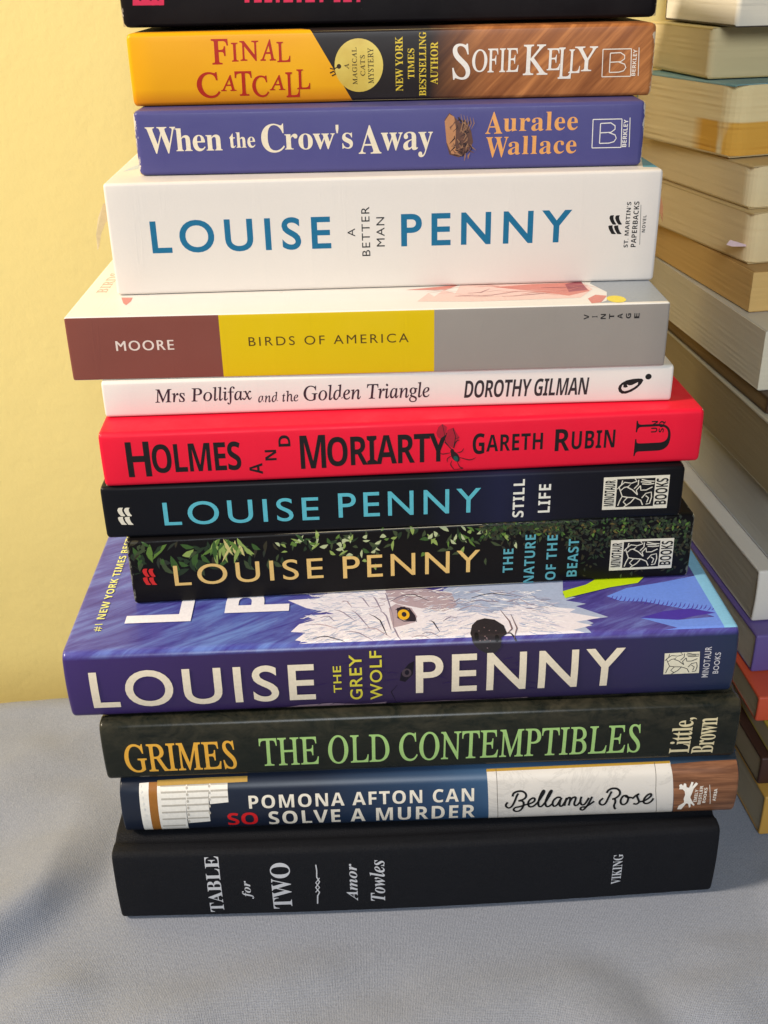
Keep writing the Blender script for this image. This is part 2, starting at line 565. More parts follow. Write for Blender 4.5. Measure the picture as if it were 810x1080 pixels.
# ------------------------------------------------------------------ the front stack, bottom to top
# where the spine's four corners show: top left, top right, bottom left, bottom right
STACK = [
    ('table', (116.7, 900), (756.7, 874), (128.7, 969), (753, 940)),
    ('pomona', (126, 825), (777, 800), (134, 881), (774, 859)),
    ('grimes', (102.4, 762), (779.5, 742), (114, 824), (777, 799)),
    ('wolf', (64, 695), (780, 657), (77.6, 758), (772, 730)),
    ('nature', (132, 570), (732, 543), (142, 638), (727, 608)),
    ('still', (104.7, 516.7), (723, 489), (113, 568.7), (718, 544.6)),
    ('holmes', (103, 461), (743, 428), (111, 514.5), (738, 487)),
    ('pollifax', (105.5, 403), (710, 385), (112, 441), (708.7, 423)),
    ('moore', (67, 336.7), (706, 316.8), (77.6, 402), (702, 386)),
    ('better', (108.7, 194.5), (699.6, 177.6), (123, 312), (689.5, 296)),
    ('crow', (139, 117), (683, 106), (147, 186), (676, 175)),
    ('catcall', (132, 35), (692, 24), (141, 113), (688, 101)),
]
POSE = {}
z = 0.0
for key, TL, TR, BL, BR in STACK:
    P = []
    for q in (BL, BR):
        d = pixel_ray(*q)
        P.append(CAM + d * ((z - CAM_H) / d.z))
    e = P[1] - P[0]
    nrm = Vector((e.y, -e.x, 0))
    Z, X = [], []
    for q in (TL, TR):
        d = pixel_ray(*q)
        h = CAM + d * ((P[0] - CAM).dot(nrm) / d.dot(nrm))
        Z.append(h.z)
        X.append(h)
    T = sum(Z) / 2 - z
    Lb, Lt = e.length, (X[1] - X[0]).length
    mid = (P[0] + P[1] + X[0] + X[1]) / 4
    L = (Lb + Lt) / 2
    ax = e.normalized()
    org = mid - ax * (L / 2)
    org.z = z + 0.0001
    POSE[key] = (org, math.atan2(e.y, e.x), L * 1000, T * 1000 - 0.2)
    z += T

def pose(key):
    return POSE[key]

def minotaur_mark(bk, rect, mats, wide=True, layer=1):
    """framed emblem: cream plate, black square with a cream line figure, two words reading upwards"""
    (ax, ay), (bx, by), (cx, cy), (dx, dy) = rect
    def at(u, v):
        return (ax + (bx - ax) * u + ((dx - ax) * (1 - u) + (cx - bx) * u) * v, ay + (by - ay) * u + ((dy - ay) * (1 - u) + (cy - by) * u) * v)
    sh = [bk.poly(rect, 0)]
    a, b = (0.205, 0.785) if wide else (0.0, 1.0)
    def inn(u, v): return at(a + (b - a) * u, (0.07 + 0.86 * v) if wide else v)
    if wide: sh.append(bk.poly([inn(0, 0), inn(1, 0), inn(1, 1), inn(0, 1)], 1))
    k = 0 if wide else 1
    lines = [[(.02, .35), (.12, .2), (.14, .05)], [(.10, .42), (.06, .28), (.2, .12), (.38, .16), (.30, .28), (.20, .30), (.10, .42), (.16, .62), (.10, .78), (.06, .95)],
             [(.16, .62), (.3, .66), (.5, .68), (.66, .78), (.72, .95)], [(.3, .66), (.2, .82), (.3, .95)], [(.5, .68), (.4, .84), (.22, 1.0)],
             [(.38, .16), (.52, .1), (.46, .0)], [(.28, .3), (.42, .4), (.56, .58)], [(.46, .36), (.56, .22), (.56, .05)], [(.56, .58), (.52, .42), (.62, .26)],
             [(.64, .04), (.8, .1), (.98, .12)], [(.66, .2), (.82, .22), (.98, .2)], [(.62, .26), (.64, .42), (.78, .42), (.94, .32)],
             [(.68, .7), (.78, .54), (.92, .5), (.94, .68), (.9, .9), (.8, .92)], [(.78, .62), (.86, .7), (.82, .86)], [(.62, .12), (.74, .14), (.9, .16)]]
    th = 0.42 if wide else 0.30
    for ln in lines: sh.append(bk.stroke([inn(*p) for p in ln], th, k))
    if wide:
        p, q = at(.035, .88), at(.165, .10)
        sh.append(bk.text('MINOTAUR', 'sb', p[0], q[0], q[1], p[1], 1, 1, weight=-0.02))
        p, q = at(.82, .88), at(.965, .10)
        sh.append(bk.text('BOOKS', 'sb', p[0], q[0], q[1], p[1], 1, 1, weight=-0.015))
    return bk.print_on('publisher_emblem', sh, mats, layer, True)

def wave_mark(bk, x0, x1, y0, y1, mat, layer=1, lean=0.0):
    upper = [(.01, .15), (.07, .02), (.18, 0), (.35, 0), (.30, .09), (.31, .21), (.39, .35), (.49, .46), (.45, .50), (.24, .49), (.09, .32)]
    lower = [(.05, .59), (.12, .54), (.36, .53), (.35, .62), (.39, .735), (.47, .87), (.60, .985), (.45, 1.0), (.28, .985), (.11, .76)]
    sh = []
    for pts, k in ((upper, 0.0), (lower, lean)):
        for dx in (0.0, .40):
            sh.append(bk.poly([(x0 + (x1 - x0) * (u + dx + k), y0 + (y1 - y0) * v) for u, v in pts], 0))
    return bk.print_on('publisher_emblem', sh, [mat], layer)

def b_mark(bk, x0, x1, y0, y1, mat, tx0, tx1, lx):
    sl = 0.02 * (x1 - x0)
    s_ = [bk.stroke([(x0, y0), (x0 - 1.2, y1)], .32), bk.stroke([(x0, y0), (x1, y0 - sl)], .32), bk.stroke([(x1, y0 - sl), (x1 - 1, y1 - sl)], .32), bk.stroke([(x0 - 1.2, y1), (x1 - 1, y1 - sl)], .32)]
    w, h = x1 - x0, y1 - y0
    def q(u, v): return (x0 + w * u, y0 + h * v)
    s_.append(bk.stroke([q(.26, .14), q(.22, .84)], .36))
    s_.append(bk.stroke([q(.26, .14), q(.62, .12), q(.76, .22), q(.76, .34), q(.62, .45), q(.26, .47)], .36))
    s_.append(bk.stroke([q(.55, .46), q(.76, .54), q(.80, .66), q(.72, .78), q(.55, .83), q(.22, .84)], .36))
    s_.append(bk.text('BERKLEY', 'sb', tx0, tx1, y0, y1 - 1, 0, 1, weight=-0.02))
    s_.append(bk.stroke([(lx, y0 - 2), (lx - 1, y1 - 1)], .28))
    return bk.print_on('publisher_emblem', s_, [mat], 2)

GOLD_PAGES = pages((205, 180, 130), (150, 118, 70), 0.3)
PALE_PAGES = pages((222, 210, 180), (165, 148, 112), 1.7)

# ---- bottom: black cloth-bound hardcover
t = NT('black_bookcloth')
g = t.noise(t.coord(), 2200, 2, 0.7)
bl = t.noise(t.coord(), 40, 4)
col = t.mix(g, (0.003, 0.0033, 0.004), (0.017, 0.018, 0.023))
rr = t.n('ShaderNodeMapRange', {0: bl, 1: .3, 2: .7, 3: .45, 4: .62}).outputs[0]
t.bump(g, .8, 0.0005)
M_BC = t.out(col, rr, .08)
o, yw, L, T = pose('table')
bk = Book('hardcover_book', 'black cloth hardcover with silver lettering at the bottom of the stack', o, yw, L, T, 157, r=2.2, b=1.2, th=2.4, groove=1.0, end=1.2, bow=-2.4)
bk.cover(M_BC)
bk.page_block(PALE_PAGES, 3.2)
SIL = ink((214, 216, 222), 0.3, 0.35)
bk.print_on('title_lettering', [bk.text('TABLE', 'b', 218, 233, 903, 961.5, 0, 1, weight=-.012), bk.text('for', 'bi', 255, 267, 929, 948, 0, 1, weight=-.01), bk.text('TWO', 'b', 286, 307, 910, 958, 0, 1, weight=-.012)], [SIL])
bk.print_on('ornament', [bk.stroke([(333, 912), (334, 918), (334, 925)], .45), bk.stroke([(334, 925), (337, 930), (333, 936), (337, 941), (335, 945)], .5), bk.stroke([(337, 926), (333, 931), (337, 936), (333, 941)], .4), bk.stroke([(335, 944), (335, 953)], .5)], [SIL])
bk.print_on('author_lettering', [bk.text('Amor', 'bi', 365, 377, 911, 950, 0, 1, weight=-.012), bk.text('Towles', 'bi', 390, 406, 907, 950, 0, 1, weight=-.012)], [SIL])
bk.print_on('publisher_lettering', [bk.text('VIKING', 'b', 646, 656, 901, 932, 0, 1, weight=-.012)], [SIL])

# ---- navy jacket with the marble band
t = NT('navy_jacket')
ux = t.axis(0, 0.0, 0.245)
col = t.ramp(ux, [(0.0, lin((24, 32, 48))), (0.30, lin((24, 33, 52))), (0.50, lin((40, 66, 98))), (0.60, lin((58, 92, 128))), (1.0, lin((40, 50, 60)))])
col = t.mix(t.math('MULTIPLY', t.noise(t.coord(), 60, 4), .3), col, lin((20, 27, 42)))
t.bump(t.noise(t.coord(), 110, 3), .08, .0004)
M_NAVY = t.out(col, .36, .35)
o, yw, L, T = pose('pomona')
bk = Book('hardcover_book', 'navy hardcover with a fluted column, marble band and wood-grain end on its rounded spine', o, yw, L, T, 150, r=5.5, b=3.0, th=1.6, groove=.8, end=.8)
bk.cover(M_NAVY, 'jacket')
bk.page_block(PALE_PAGES, 3.0)
WHT, FLUTE, TAN = ink((228, 224, 216)), ink((178, 172, 162)), ink((150, 98, 42))
sh = [bk.poly([(147, 826), (158, 825), (164, 878), (154, 879)], 0), bk.poly([(157, 825), (167, 824.6), (173, 877.5), (163, 878)], 2),
      bk.poly([(166, 824.6), (196, 823), (200, 876), (172, 877.5)], 0), bk.poly([(195.5, 823), (220, 822), (222, 866), (199, 868)], 0), bk.poly([(219, 822), (240, 821), (241, 846), (221.5, 848)], 0)]
for k in range(7):
    y = 829 + k * 7
    sh.append(bk.stroke([(169 + k * .5, y), (182, y - .4), (196, y - 1)], .8, 1))
    if k < 6: sh.append(bk.stroke([(197, y - 1), (209, y - 1.5), (220.5, y - 2)], .8, 1))
    if k < 3: sh.append(bk.stroke([(222, y - 2), (232, y - 2.4), (240, y - 2.8)], .8, 1))
for k in range(6):
    sh.append(bk.disc(196.8 + k * .6, 831 + k * 7, 1.2, 1.6, 1, 12))
    if k < 5: sh.append(bk.disc(220.5 + k * .2, 829 + k * 7, 1.2, 1.6, 1, 12))
for k in range(9): sh.append(bk.disc(148 + k * .85, 829 + k * 6, 1.1, 1.5, 0, 10))
sh += [bk.poly([(166, 829), (196, 827.5), (219, 826.5), (240, 825.5), (261, 824.5), (261, 818.5), (220, 820), (166, 823)], 3)]
bk.print_on('column_art', sh, [WHT, FLUTE, TAN, ink((176, 140, 66))], 1, True)
CRM = ink((226, 218, 202))
bk.print_on('title_lettering', [bk.text('POMONA AFTON CAN', 'sb', 262, 500, 835, 849, 0, 0, 1.12), bk.text('SOLVE A MURDER', 'sb', 283, 501, 852, 865.5, 0, 0, 1.12),
                                bk.text('SO', 'sb', 240, 272, 857, 869.5, 1, 0, 1.0), bk.stroke([(242, 872.5), (255, 872), (271, 871)], .25, 1)], [CRM, ink((205, 30, 35))], 2)
t = NT('marble_print')
vein = t.ramp(t.noise(t.coord(rot=(0, 0.6, 0)), 34, 6, .7, 1.8), [(0, (1, 1, 1)), (.47, (1, 1, 1)), (.5, (0, 0, 0)), (.53, (1, 1, 1))])
col = t.mix(t.math('MULTIPLY', t.math('SUBTRACT', 1.0, vein), .22), lin((216, 210, 202)), lin((120, 116, 112)))
col = t.mix(t.math('MULTIPLY', t.noise(t.coord(), 45, 4), .5), col, lin((196, 190, 184)))
M_MARB = t.out(col, .42, .3)
bk.print_on('marble_band', [bk.poly([(513, 812), (610, 807), (706.5, 803), (707.5, 864), (610, 867), (515, 870)], 0), bk.poly([(513, 811), (610, 806.5), (706.5, 802.4), (706.5, 805), (610, 809.5), (513, 814)], 1),
                            bk.stroke([(523, 811), (524.5, 840), (525, 868)], .22, 2), bk.stroke([(690, 804), (691.5, 834), (691.5, 863)], .22, 2)], [M_MARB, ink((176, 138, 52)), ink((90, 80, 70))], 1, True)
SCRIPT = [((525, 820), [[(95, 235), (78, 255), (80, 275), (105, 288), (135, 270), (160, 225), (180, 175), (195, 150)], [(140, 180), (150, 150), (185, 132), (230, 130), (262, 150), (268, 180), (245, 205), (195, 222)],
    [(195, 222), (225, 220), (245, 240), (235, 285), (205, 315), (170, 320), (150, 305), (165, 285), (210, 275), (270, 255)], [(270, 255), (310, 245), (345, 225), (350, 200), (330, 195), (300, 215), (288, 245), (300, 275), (335, 272), (375, 240)],
    [(375, 240), (410, 190), (438, 145), (440, 125), (425, 130), (400, 180), (385, 235), (390, 270), (415, 272), (450, 235)], [(450, 235), (480, 190), (505, 145), (512, 125), (498, 130), (470, 180), (452, 235), (460, 270), (485, 272), (520, 245)],
    [(600, 190), (565, 188), (530, 215), (520, 250), (535, 272), (565, 255), (595, 205)], [(605, 190), (590, 230), (588, 265), (610, 268), (640, 225)], [(640, 225), (655, 190), (640, 235), (632, 268)],
    [(640, 225), (665, 195), (685, 190), (685, 215), (672, 265)], [(678, 235), (705, 195), (735, 185), (738, 205), (725, 245), (735, 265), (760, 255), (790, 215)]]),
    ((610, 815), [[(30, 225), (18, 265), (30, 300), (60, 295), (100, 235)], [(130, 225), (110, 265), (80, 315), (45, 350), (20, 345), (30, 325), (75, 318), (150, 268)],
    [(235, 240), (205, 265), (202, 290), (225, 303), (255, 290), (285, 235), (315, 175)], [(268, 190), (285, 165), (320, 148), (365, 150), (392, 175), (388, 210), (350, 240), (320, 248)], [(320, 248), (345, 250), (350, 275), (338, 310), (345, 335), (355, 342)],
    [(455, 215), (425, 220), (402, 255), (405, 290), (430, 300), (460, 280), (472, 240), (455, 215), (452, 226), (480, 232), (510, 235)], [(510, 245), (545, 215), (575, 200), (557, 215), (565, 245), (575, 275), (550, 295), (520, 290)],
    [(575, 275), (620, 265), (665, 240), (690, 215), (685, 198), (655, 210), (625, 245), (620, 280), (650, 290), (690, 270), (712, 240)]])]
bk.print_on('author_lettering', [bk.stroke([(x0 + x / 9, y0 + y / 9) for x, y in ln], .90, 0, False, 5) for (x0, y0), lines in SCRIPT for ln in lines], [ink((20, 20, 22))], 3)
def wood(name, dark, lite, rot, scale, dk=None, ends=None):
    t = NT(name)
    tv = t.coord(rot=rot)
    def sc(k): return t.n('ShaderNodeMapping', {'Vector': tv, 'Scale': tuple(q * k for q in scale)}).outputs[0]
    a = t.noise(sc(1.0), 1.0, 5, .6, .6)
    b = t.noise(sc(4.0), 1.0, 3)
    col = t.ramp(t.math('ADD', t.math('MULTIPLY', a, .75), t.math('MULTIPLY', b, .25)), [(.25, lin(dark)), (.48, lin(tuple((p + q) / 2 for p, q in zip(dark, lite)))), (.68, lin(lite)), (.8, lin(tuple(p * .75 for p in lite)))])
    if dk:
        col = t.mix(t.axis(0, dk[0], dk[1]), lin(dk[2]), col)
    if ends: col = t.worn_ends(col, ends, lin((222, 206, 180)))
    t.bump(t.noise(t.coord(), 130, 3), .08, .0004)
    return t.out(col, .4, .28)
M_WOOD = wood('walnut_print', (70, 42, 28), (158, 108, 76), (0, 0, 0), (26, 60, 520))
bk.print_on('wood_panel', [bk.poly([(707, 806), (740, 803), (776.5, 801), (779, 830), (774, 858), (740, 862.5), (708.5, 866)])], [M_WOOD], 1, True)
FOX = [(135, 365), (150, 330), (185, 310), (205, 295), (200, 260), (215, 220), (210, 185), (190, 165), (155, 165), (160, 150), (155, 125), (175, 112), (195, 130), (205, 105), (225, 110), (230, 145), (255, 150), (280, 90), (300, 95), (285, 140),
       (325, 95), (345, 110), (300, 160), (280, 215), (265, 245), (285, 285), (310, 320), (300, 330), (270, 305), (268, 340), (255, 350), (245, 310), (225, 305), (205, 330), (175, 365)]
bk.print_on('publisher_emblem', [bk.poly([(700 + x / 9.53, 815 + y / 9.53) for x, y in FOX])], [ink((236, 230, 220))], 3)
bk.print_on('publisher_lettering', [bk.text('EMILY', 'sb', 732.3, 735.7, 832.5, 845.5, 0, 1), bk.text('BESTLER', 'sb', 737.2, 740.6, 828.6, 848, 0, 1), bk.text('BOOKS', 'sb', 742, 745.2, 830.7, 846.5, 0, 1), bk.stroke([(748.4, 827.6), (748.8, 847.5)], .2), bk.text('ATRIA', 'sb', 752.5, 755.8, 831.8, 844.4, 0, 1)], [ink((232, 224, 212))], 3)

# ---- dark jacket with the mottled brown upper edge
t = NT('mottled_jacket')
up = t.axis(2, 0.012, 0.028)
mot = t.noise(t.coord(scale=(1, 1, 1.6)), 95, 6, .7, .6)
mk = t.math('MULTIPLY', t.math('ADD', t.math('MULTIPLY', up, .8), .18), t.ramp(mot, [(.38, (0, 0, 0)), (.66, (1, 1, 1))]))
col = t.mix(mk, lin((19, 21, 19)), lin((66, 61, 49)))
col = t.mix(t.math('MULTIPLY', t.noise(t.coord(), 22, 3), .35), col, lin((38, 48, 38)))
t.bump(t.noise(t.coord(), 90, 4), .2, .0005)
M_GRIM = t.out(col, .27, .22)
o, yw, L, T = pose('grimes')
bk = Book('hardcover_book', 'dark mottled hardcover with gold and green serif lettering under the purple jacket', o, yw, L, T, 157, r=2.6, b=1.0, th=1.8, groove=.8, end=1.4)
bk.cover(M_GRIM, 'jacket')
bk.page_block(PALE_PAGES, 3.2)
bk.print_on('author_lettering', [bk.text('GRIMES', 'r', 131, 249, 783, 813, 0, 0, .98, .012)], [ink((226, 168, 62))])
bk.print_on('title_lettering', [bk.text('THE OLD CONTEMPTIBLES', 'r', 273, 675, 771, 801, 0, 0, .98, .008)], [ink((158, 194, 118))])
bk.print_on('publisher_lettering', [bk.text('Little,', 'b', 708, 733, 757, 794, 0, 1, .92, -.02), bk.text('Brown', 'b', 732, 755, 757, 794, 0, 1, .92, -.02)], [ink((214, 200, 160))])

# ---- purple jacket with the wolf
t = NT('purple_jacket')
sp = t.axis(2, 0.0265, 0.0285)
st1 = t.noise(t.n('ShaderNodeMapping', {'Vector': t.coord(rot=(0, 0, -0.55)), 'Scale': (30, 210, 60)}).outputs[0], 1.0, 6, .7, .5)
st2 = t.noise(t.coord(), 18, 3)
ux = t.axis(0, 0.0, 0.25)
band = t.ramp(ux, [(0.0, (.25, .25, .25)), (.10, (.35, .35, .35)), (.26, (1, 1, 1)), (.36, (.5, .5, .5)), (.5, (0, 0, 0))])
topc = t.ramp(st1, [(.30, lin((56, 44, 112))), (.5, lin((78, 70, 146))), (.72, lin((108, 122, 190)))])
topc = t.mix(t.math('MULTIPLY', band, .45), topc, t.ramp(st1, [(.35, lin((60, 62, 164))), (.6, lin((100, 146, 214)))]))
spc = t.ramp(ux, [(0.0, lin((60, 42, 102))), (.35, lin((50, 35, 74))), (.6, lin((50, 37, 66))), (.85, lin((46, 42, 80))), (1.0, lin((36, 50, 76)))])
spc = t.mix(t.math('MULTIPLY', st2, .35), spc, lin((38, 26, 66)))
col = t.mix(sp, spc, topc)
t.bump(t.noise(t.coord(), 90, 3), .1, .0004)
M_WOLF = t.out(col, .28, .35)
o, yw, L, T = pose('wolf')
bk = Book('hardcover_book', 'thick hardcover in a purple jacket with a white wolf on its upper cover', o, yw, L, T, 157, r=2.6, b=1.6, th=1.8, groove=0.0, end=1.5)
bk.cover(M_WOLF, 'jacket')
bk.page_block(PALE_PAGES, 3.2)
ED = bk.T + 0.4
def clampT(shape):           # keep a drawing on the upper cover
    vs, fs, mi = shape
    return ([(u, max(s_, ED)) for u, s_ in vs], fs, mi)
FUR, FURG, BRN, DARK = ink((224, 220, 230)), ink((166, 178, 206)), ink((172, 154, 164)), ink((44, 38, 50))
PALEB, PURP, CYAN = ink((104, 138, 226)), ink((70, 52, 158)), ink((128, 186, 222))
def pz(X, Y): return (260 + X / 2.7, 600 + Y / 2.7)
def pq(X, Y): return (500 + X / 2.793, 560 + Y / 2.793)
sh = []
# pale blue sky and purple firs
sh.append(clampT(bk.poly([pq(390, 192), pq(450, 168), pq(560, 150), pq(660, 130), pq(744, 222), pq(768, 280), pq(560, 302), pq(600, 286), pq(700, 268), pq(735, 262), pq(690, 246), pq(600, 226), pq(500, 208), pq(430, 206)], 0)))
sh.append(clampT(bk.poly([pq(488, 256), pq(560, 236), pq(640, 228), pq(712, 241), pq(640, 252), pq(600, 262), pq(550, 268)], 1)))
sh.append(clampT(bk.poly([pq(490, 256), pq(600, 262), pq(740, 250), pq(766, 284), pq(640, 294), pq(560, 303), pq(600, 286)], 0)))
rng = random.Random(4)
for k in range(26):
    x = 400 + k * 12.5
    y = 204 + k * 1.3 + rng.uniform(-2, 2)
    sh.append(bk.stroke([pq(x, y), pq(x + 6, y - 5), pq(x + 10, y - 12 - rng.uniform(0, 6))], .45, 1, True))
# cyan edge strip
sh.append(([(bk.L - 5.6, ED), (bk.L, ED), (bk.L, ED + 75), (bk.L - 5.6, ED + 75)], [(0, 1, 2, 3)], 2))
bk.print_on('forest_art', sh, [PALEB, PURP, CYAN], 1, True, step=0.001)
sh = []
# grey ruff behind the muzzle, then the white head
sh.append(clampT(bk.poly([pz(560, 60), pz(620, 30), pz(900, 10), pq(262, 190), pq(300, 196), pq(270, 205), pq(330, 215), pq(300, 222), pq(396, 254), pq(330, 262), pq(352, 272), pq(326, 282), pq(345, 300), pq(318, 312), pz(640, 215), pz(560, 150)], 1)))
sh.append(clampT(bk.poly([pz(380, 60), pz(250, 60), pz(205, 84), pz(118, 90), pz(170, 112), pz(250, 128), pz(165, 134), pz(195, 146), pz(150, 158), pz(126, 180), pz(168, 182), pz(138, 204), pz(176, 210), pz(148, 236), pz(400, 226), pz(640, 214),
                     pz(820, 205), pq(300, 314), pq(326, 300), pq(290, 292), pq(348, 278), pq(300, 268), pq(372, 256), pq(280, 240), pq(300, 230), pq(200, 222), pq(120, 215), pz(700, 128), pz(590, 118), pz(560, 80), pz(480, 60)], 0)))
sh.append(clampT(bk.poly([pz(395, 60), pz(470, 50), pz(585, 70), pz(600, 108), pz(560, 122), pz(520, 118), pz(485, 110), pz(430, 100), pz(405, 88)], 2)))
sh.append(clampT(bk.poly([pz(405, 112), pz(425, 100), pz(470, 112), pz(486, 136), pz(480, 152), pz(452, 160), pz(418, 168), pz(410, 140)], 2)))
sh.append(clampT(bk.poly([pz(428, 112), pz(450, 108), pz(476, 128), pz(482, 150), pz(455, 148), pz(430, 140)], 3)))
HEAD = [(118, 90), (250, 60), (600, 60), (820, 60), (880, 110), (870, 190), (820, 205), (640, 214), (400, 226), (148, 234), (170, 210), (130, 200), (165, 182), (126, 178), (190, 146), (165, 132), (240, 126)]
def inside(x, y, P):
    r = False
    for i in range(len(P)):
        (x1, y1), (x2, y2) = P[i], P[i - 1]
        if (y1 > y) != (y2 > y) and x < (x2 - x1) * (y - y1) / (y2 - y1) + x1: r = not r
    return r
for k in range(1700):
    x, y = rng.uniform(120, 880), rng.uniform(62, 226)
    if not inside(x, y, HEAD): continue
    if 400 < x < 495 and 95 < y < 172: continue                    # eye
    if 615 < x < 775 and y > 135: continue                         # nose
    if x < 430: dx, dy = -1.0, rng.uniform(-.15, .35) + (y - 130) * .002
    elif x < 640: dx, dy = rng.uniform(.7, 1), rng.uniform(-.35, .1)
    else: dx, dy = 1.0, rng.uniform(-.1, .3)
    l = rng.uniform(14, 46)
    if x + dx * l < 150: continue
    grey = y < 120 and x > 560
    mi = rng.choice([1, 1, 6, 6, 7, 4] if grey else [2, 2, 7, 6, 0] if (390 < x < 590 and y < 112) else [0, 0, 6, 6, 7, 1, 1])
    bend = rng.uniform(-5, 5)
    sh.append(clampT(bk.stroke([pz(x, y), pz(x + dx * l * .35, y + dy * l * .35 + bend * .6), pz(x + dx * l * .7, y + dy * l * .7 + bend), pz(x + dx * l, y + dy * l + bend * .5)], rng.uniform(.22, .6), mi, True)))
for a, b_ in (((395, 70), (412, 120)), ((412, 92), (470, 84)), ((440, 78), (520, 92)), ((470, 66), (560, 96)), ((500, 60), (585, 90)), ((412, 120), (418, 168)), ((418, 168), (440, 210)), ((380, 120), (412, 176)), ((350, 130), (400, 190)), ((300, 120), (350, 170)),
             ((250, 118), (310, 150)), ((330, 170), (410, 196)), ((280, 180), (360, 205)), ((360, 80), (384, 120)), ((320, 84), (350, 110)), ((270, 96), (300, 110)), ((520, 150), (550, 180)), ((500, 186), (552, 196)), ((560, 150), (600, 140)),
             ((600, 120), (690, 112)), ((620, 100), (720, 96)), ((640, 84), (770, 80)), ((700, 70), (800, 84)), ((740, 96), (810, 104)), ((180, 160), (260, 172)), ((190, 200), (280, 208)), ((210, 140), (250, 150)), ((470, 196), (540, 210))):
    mx, my = (a[0] + b_[0]) / 2 + rng.uniform(-6, 6), (a[1] + b_[1]) / 2 - rng.uniform(4, 14)
    sh.append(clampT(bk.stroke([pz(*a), pz((a[0] + mx) / 2, (a[1] + my) / 2 - 2), pz(mx, my), pz((b_[0] + mx) / 2, (b_[1] + my) / 2), pz(*b_)], .55, rng.choice([3, 2, 4, 4]), True)))
sh.append(clampT(bk.disc(425.7, 648.6, 6.2, 5.4, 5)))
sh.append(clampT(bk.disc(426.2, 648.4, 2.6, 2.6, 3)))
sh.append(clampT(bk.stroke([pz(424, 118), pz(440, 110), pz(462, 114), pz(478, 134), pz(484, 152)], .7, 3, True)))
sh.append(clampT(bk.stroke([pz(428, 140), pz(448, 150), pz(482, 150)], .5, 3, True)))
bk.print_on('wolf_art', sh, [FUR, FURG, BRN, DARK, ink((140, 130, 150)), ink((222, 172, 40)), ink((240, 238, 242)), ink((198, 196, 214))], 3, step=0.0001)
NOSE = [pz(656, 148), pz(678, 142), pz(706, 146), pz(732, 162), pz(742, 186), pz(726, 196), pz(724, 222), pz(708, 238), pz(684, 240), pz(660, 228), pz(644, 210), pz(637, 186), pz(642, 162)]
sh = [bk.poly(NOSE, 0), bk.stroke([pz(735, 184), pz(752, 184), pz(760, 192), pz(768, 206)], .6, 0), bk.stroke([pz(742, 186), pz(756, 172), pz(748, 150), pz(722, 118)], .6, 1, True), bk.stroke([pz(762, 200), pz(770, 170), pz(752, 130)], .5, 1, True)]
for k in range(14): sh.append(bk.disc(*pz(rng.uniform(655, 720), rng.uniform(160, 225)), .7, .6, 1, 8))
for sg in range(2): sh.append(bk.disc(*pz(655 + sg * 58, 192 + sg * 6), 2.2, 3.4, 2, 16))
bk.print_on('wolf_nose', sh, [ink((46, 42, 46), .3), ink((120, 100, 104)), ink((22, 20, 22))], 10, True)
# drawing that runs on over the spine: second eye, fur along the lower edge
sh = [bk.poly([pz(436, 318), pz(440, 296), pz(462, 270), pz(478, 262), pz(474, 300), pz(452, 322)], 0), bk.disc(*pz(456, 296), 5, 4.6, 1), bk.disc(*pz(457, 295), 2.4, 2.6, 0), bk.stroke([pz(430, 330), pz(412, 350), pz(430, 384)], .4, 0, True)]
sh += [bk.poly([pz(108, 397), pz(150, 388), pz(240, 382), pz(330, 384), pz(400, 378), pz(395, 388), pz(300, 392), pz(180, 400)], 2), bk.poly([pz(440, 384), pz(560, 374), pz(700, 370), pz(800, 364), pz(800, 372), pz(640, 382), pz(470, 390)], 2)]
for k in range(16): sh.append(bk.stroke([pz(200 + k * 38, 388 - k * 1.2), pz(215 + k * 38, 382 - k * 1.2), pz(236 + k * 38, 380 - k * 1.2)], .35, 3, True))
for k in range(22):
    x, y = rng.uniform(200, 800), rng.uniform(245, 350)
    sh.append(bk.stroke([pz(x, y), pz(x + 14, y - 3), pz(x + rng.uniform(24, 50), y + rng.uniform(-10, 6))], .4, 4, True))
bk.print_on('spine_art', sh, [ink((22, 16, 30)), ink((70, 58, 66)), ink((150, 128, 140)), ink((44, 32, 54)), ink((46, 32, 78))], 1, True)
LET = ink((226, 212, 188))
for word in (bk.text('LOUISE', 'g', 95, 332.5, 704, 742, 0, 0, 1.16, .012), bk.text('PENNY', 'g', 438.5, 658, 687, 726, 0, 0, 1.16, .012)): bk.print_on('author_lettering', [word], [LET], 12)
bk.print_on('title_lettering', [bk.text('THE', 'g', 351.5, 360, 702, 730, 0, 1, 1.1, .012), bk.text('GREY', 'g', 368.5, 382, 690, 737, 0, 1, 1.1, .012), bk.text('WOLF', 'g', 390, 403, 686, 737, 0, 1, 1.1, .012)], [ink((206, 194, 62))], 12)
minotaur_mark(bk, [(701, 689), (738, 687), (737, 709.5), (699.5, 711)], [ink((222, 214, 190)), ink((30, 28, 40))], False, 5)
bk.print_on('publisher_lettering', [bk.text('MINOTAUR', 'g', 742, 749, 682, 714, 0, 1, 1.1, .01), bk.text('BOOKS', 'g', 753, 759, 688, 710, 0, 1, 1.1, .01)], [ink((200, 196, 200))], 5)
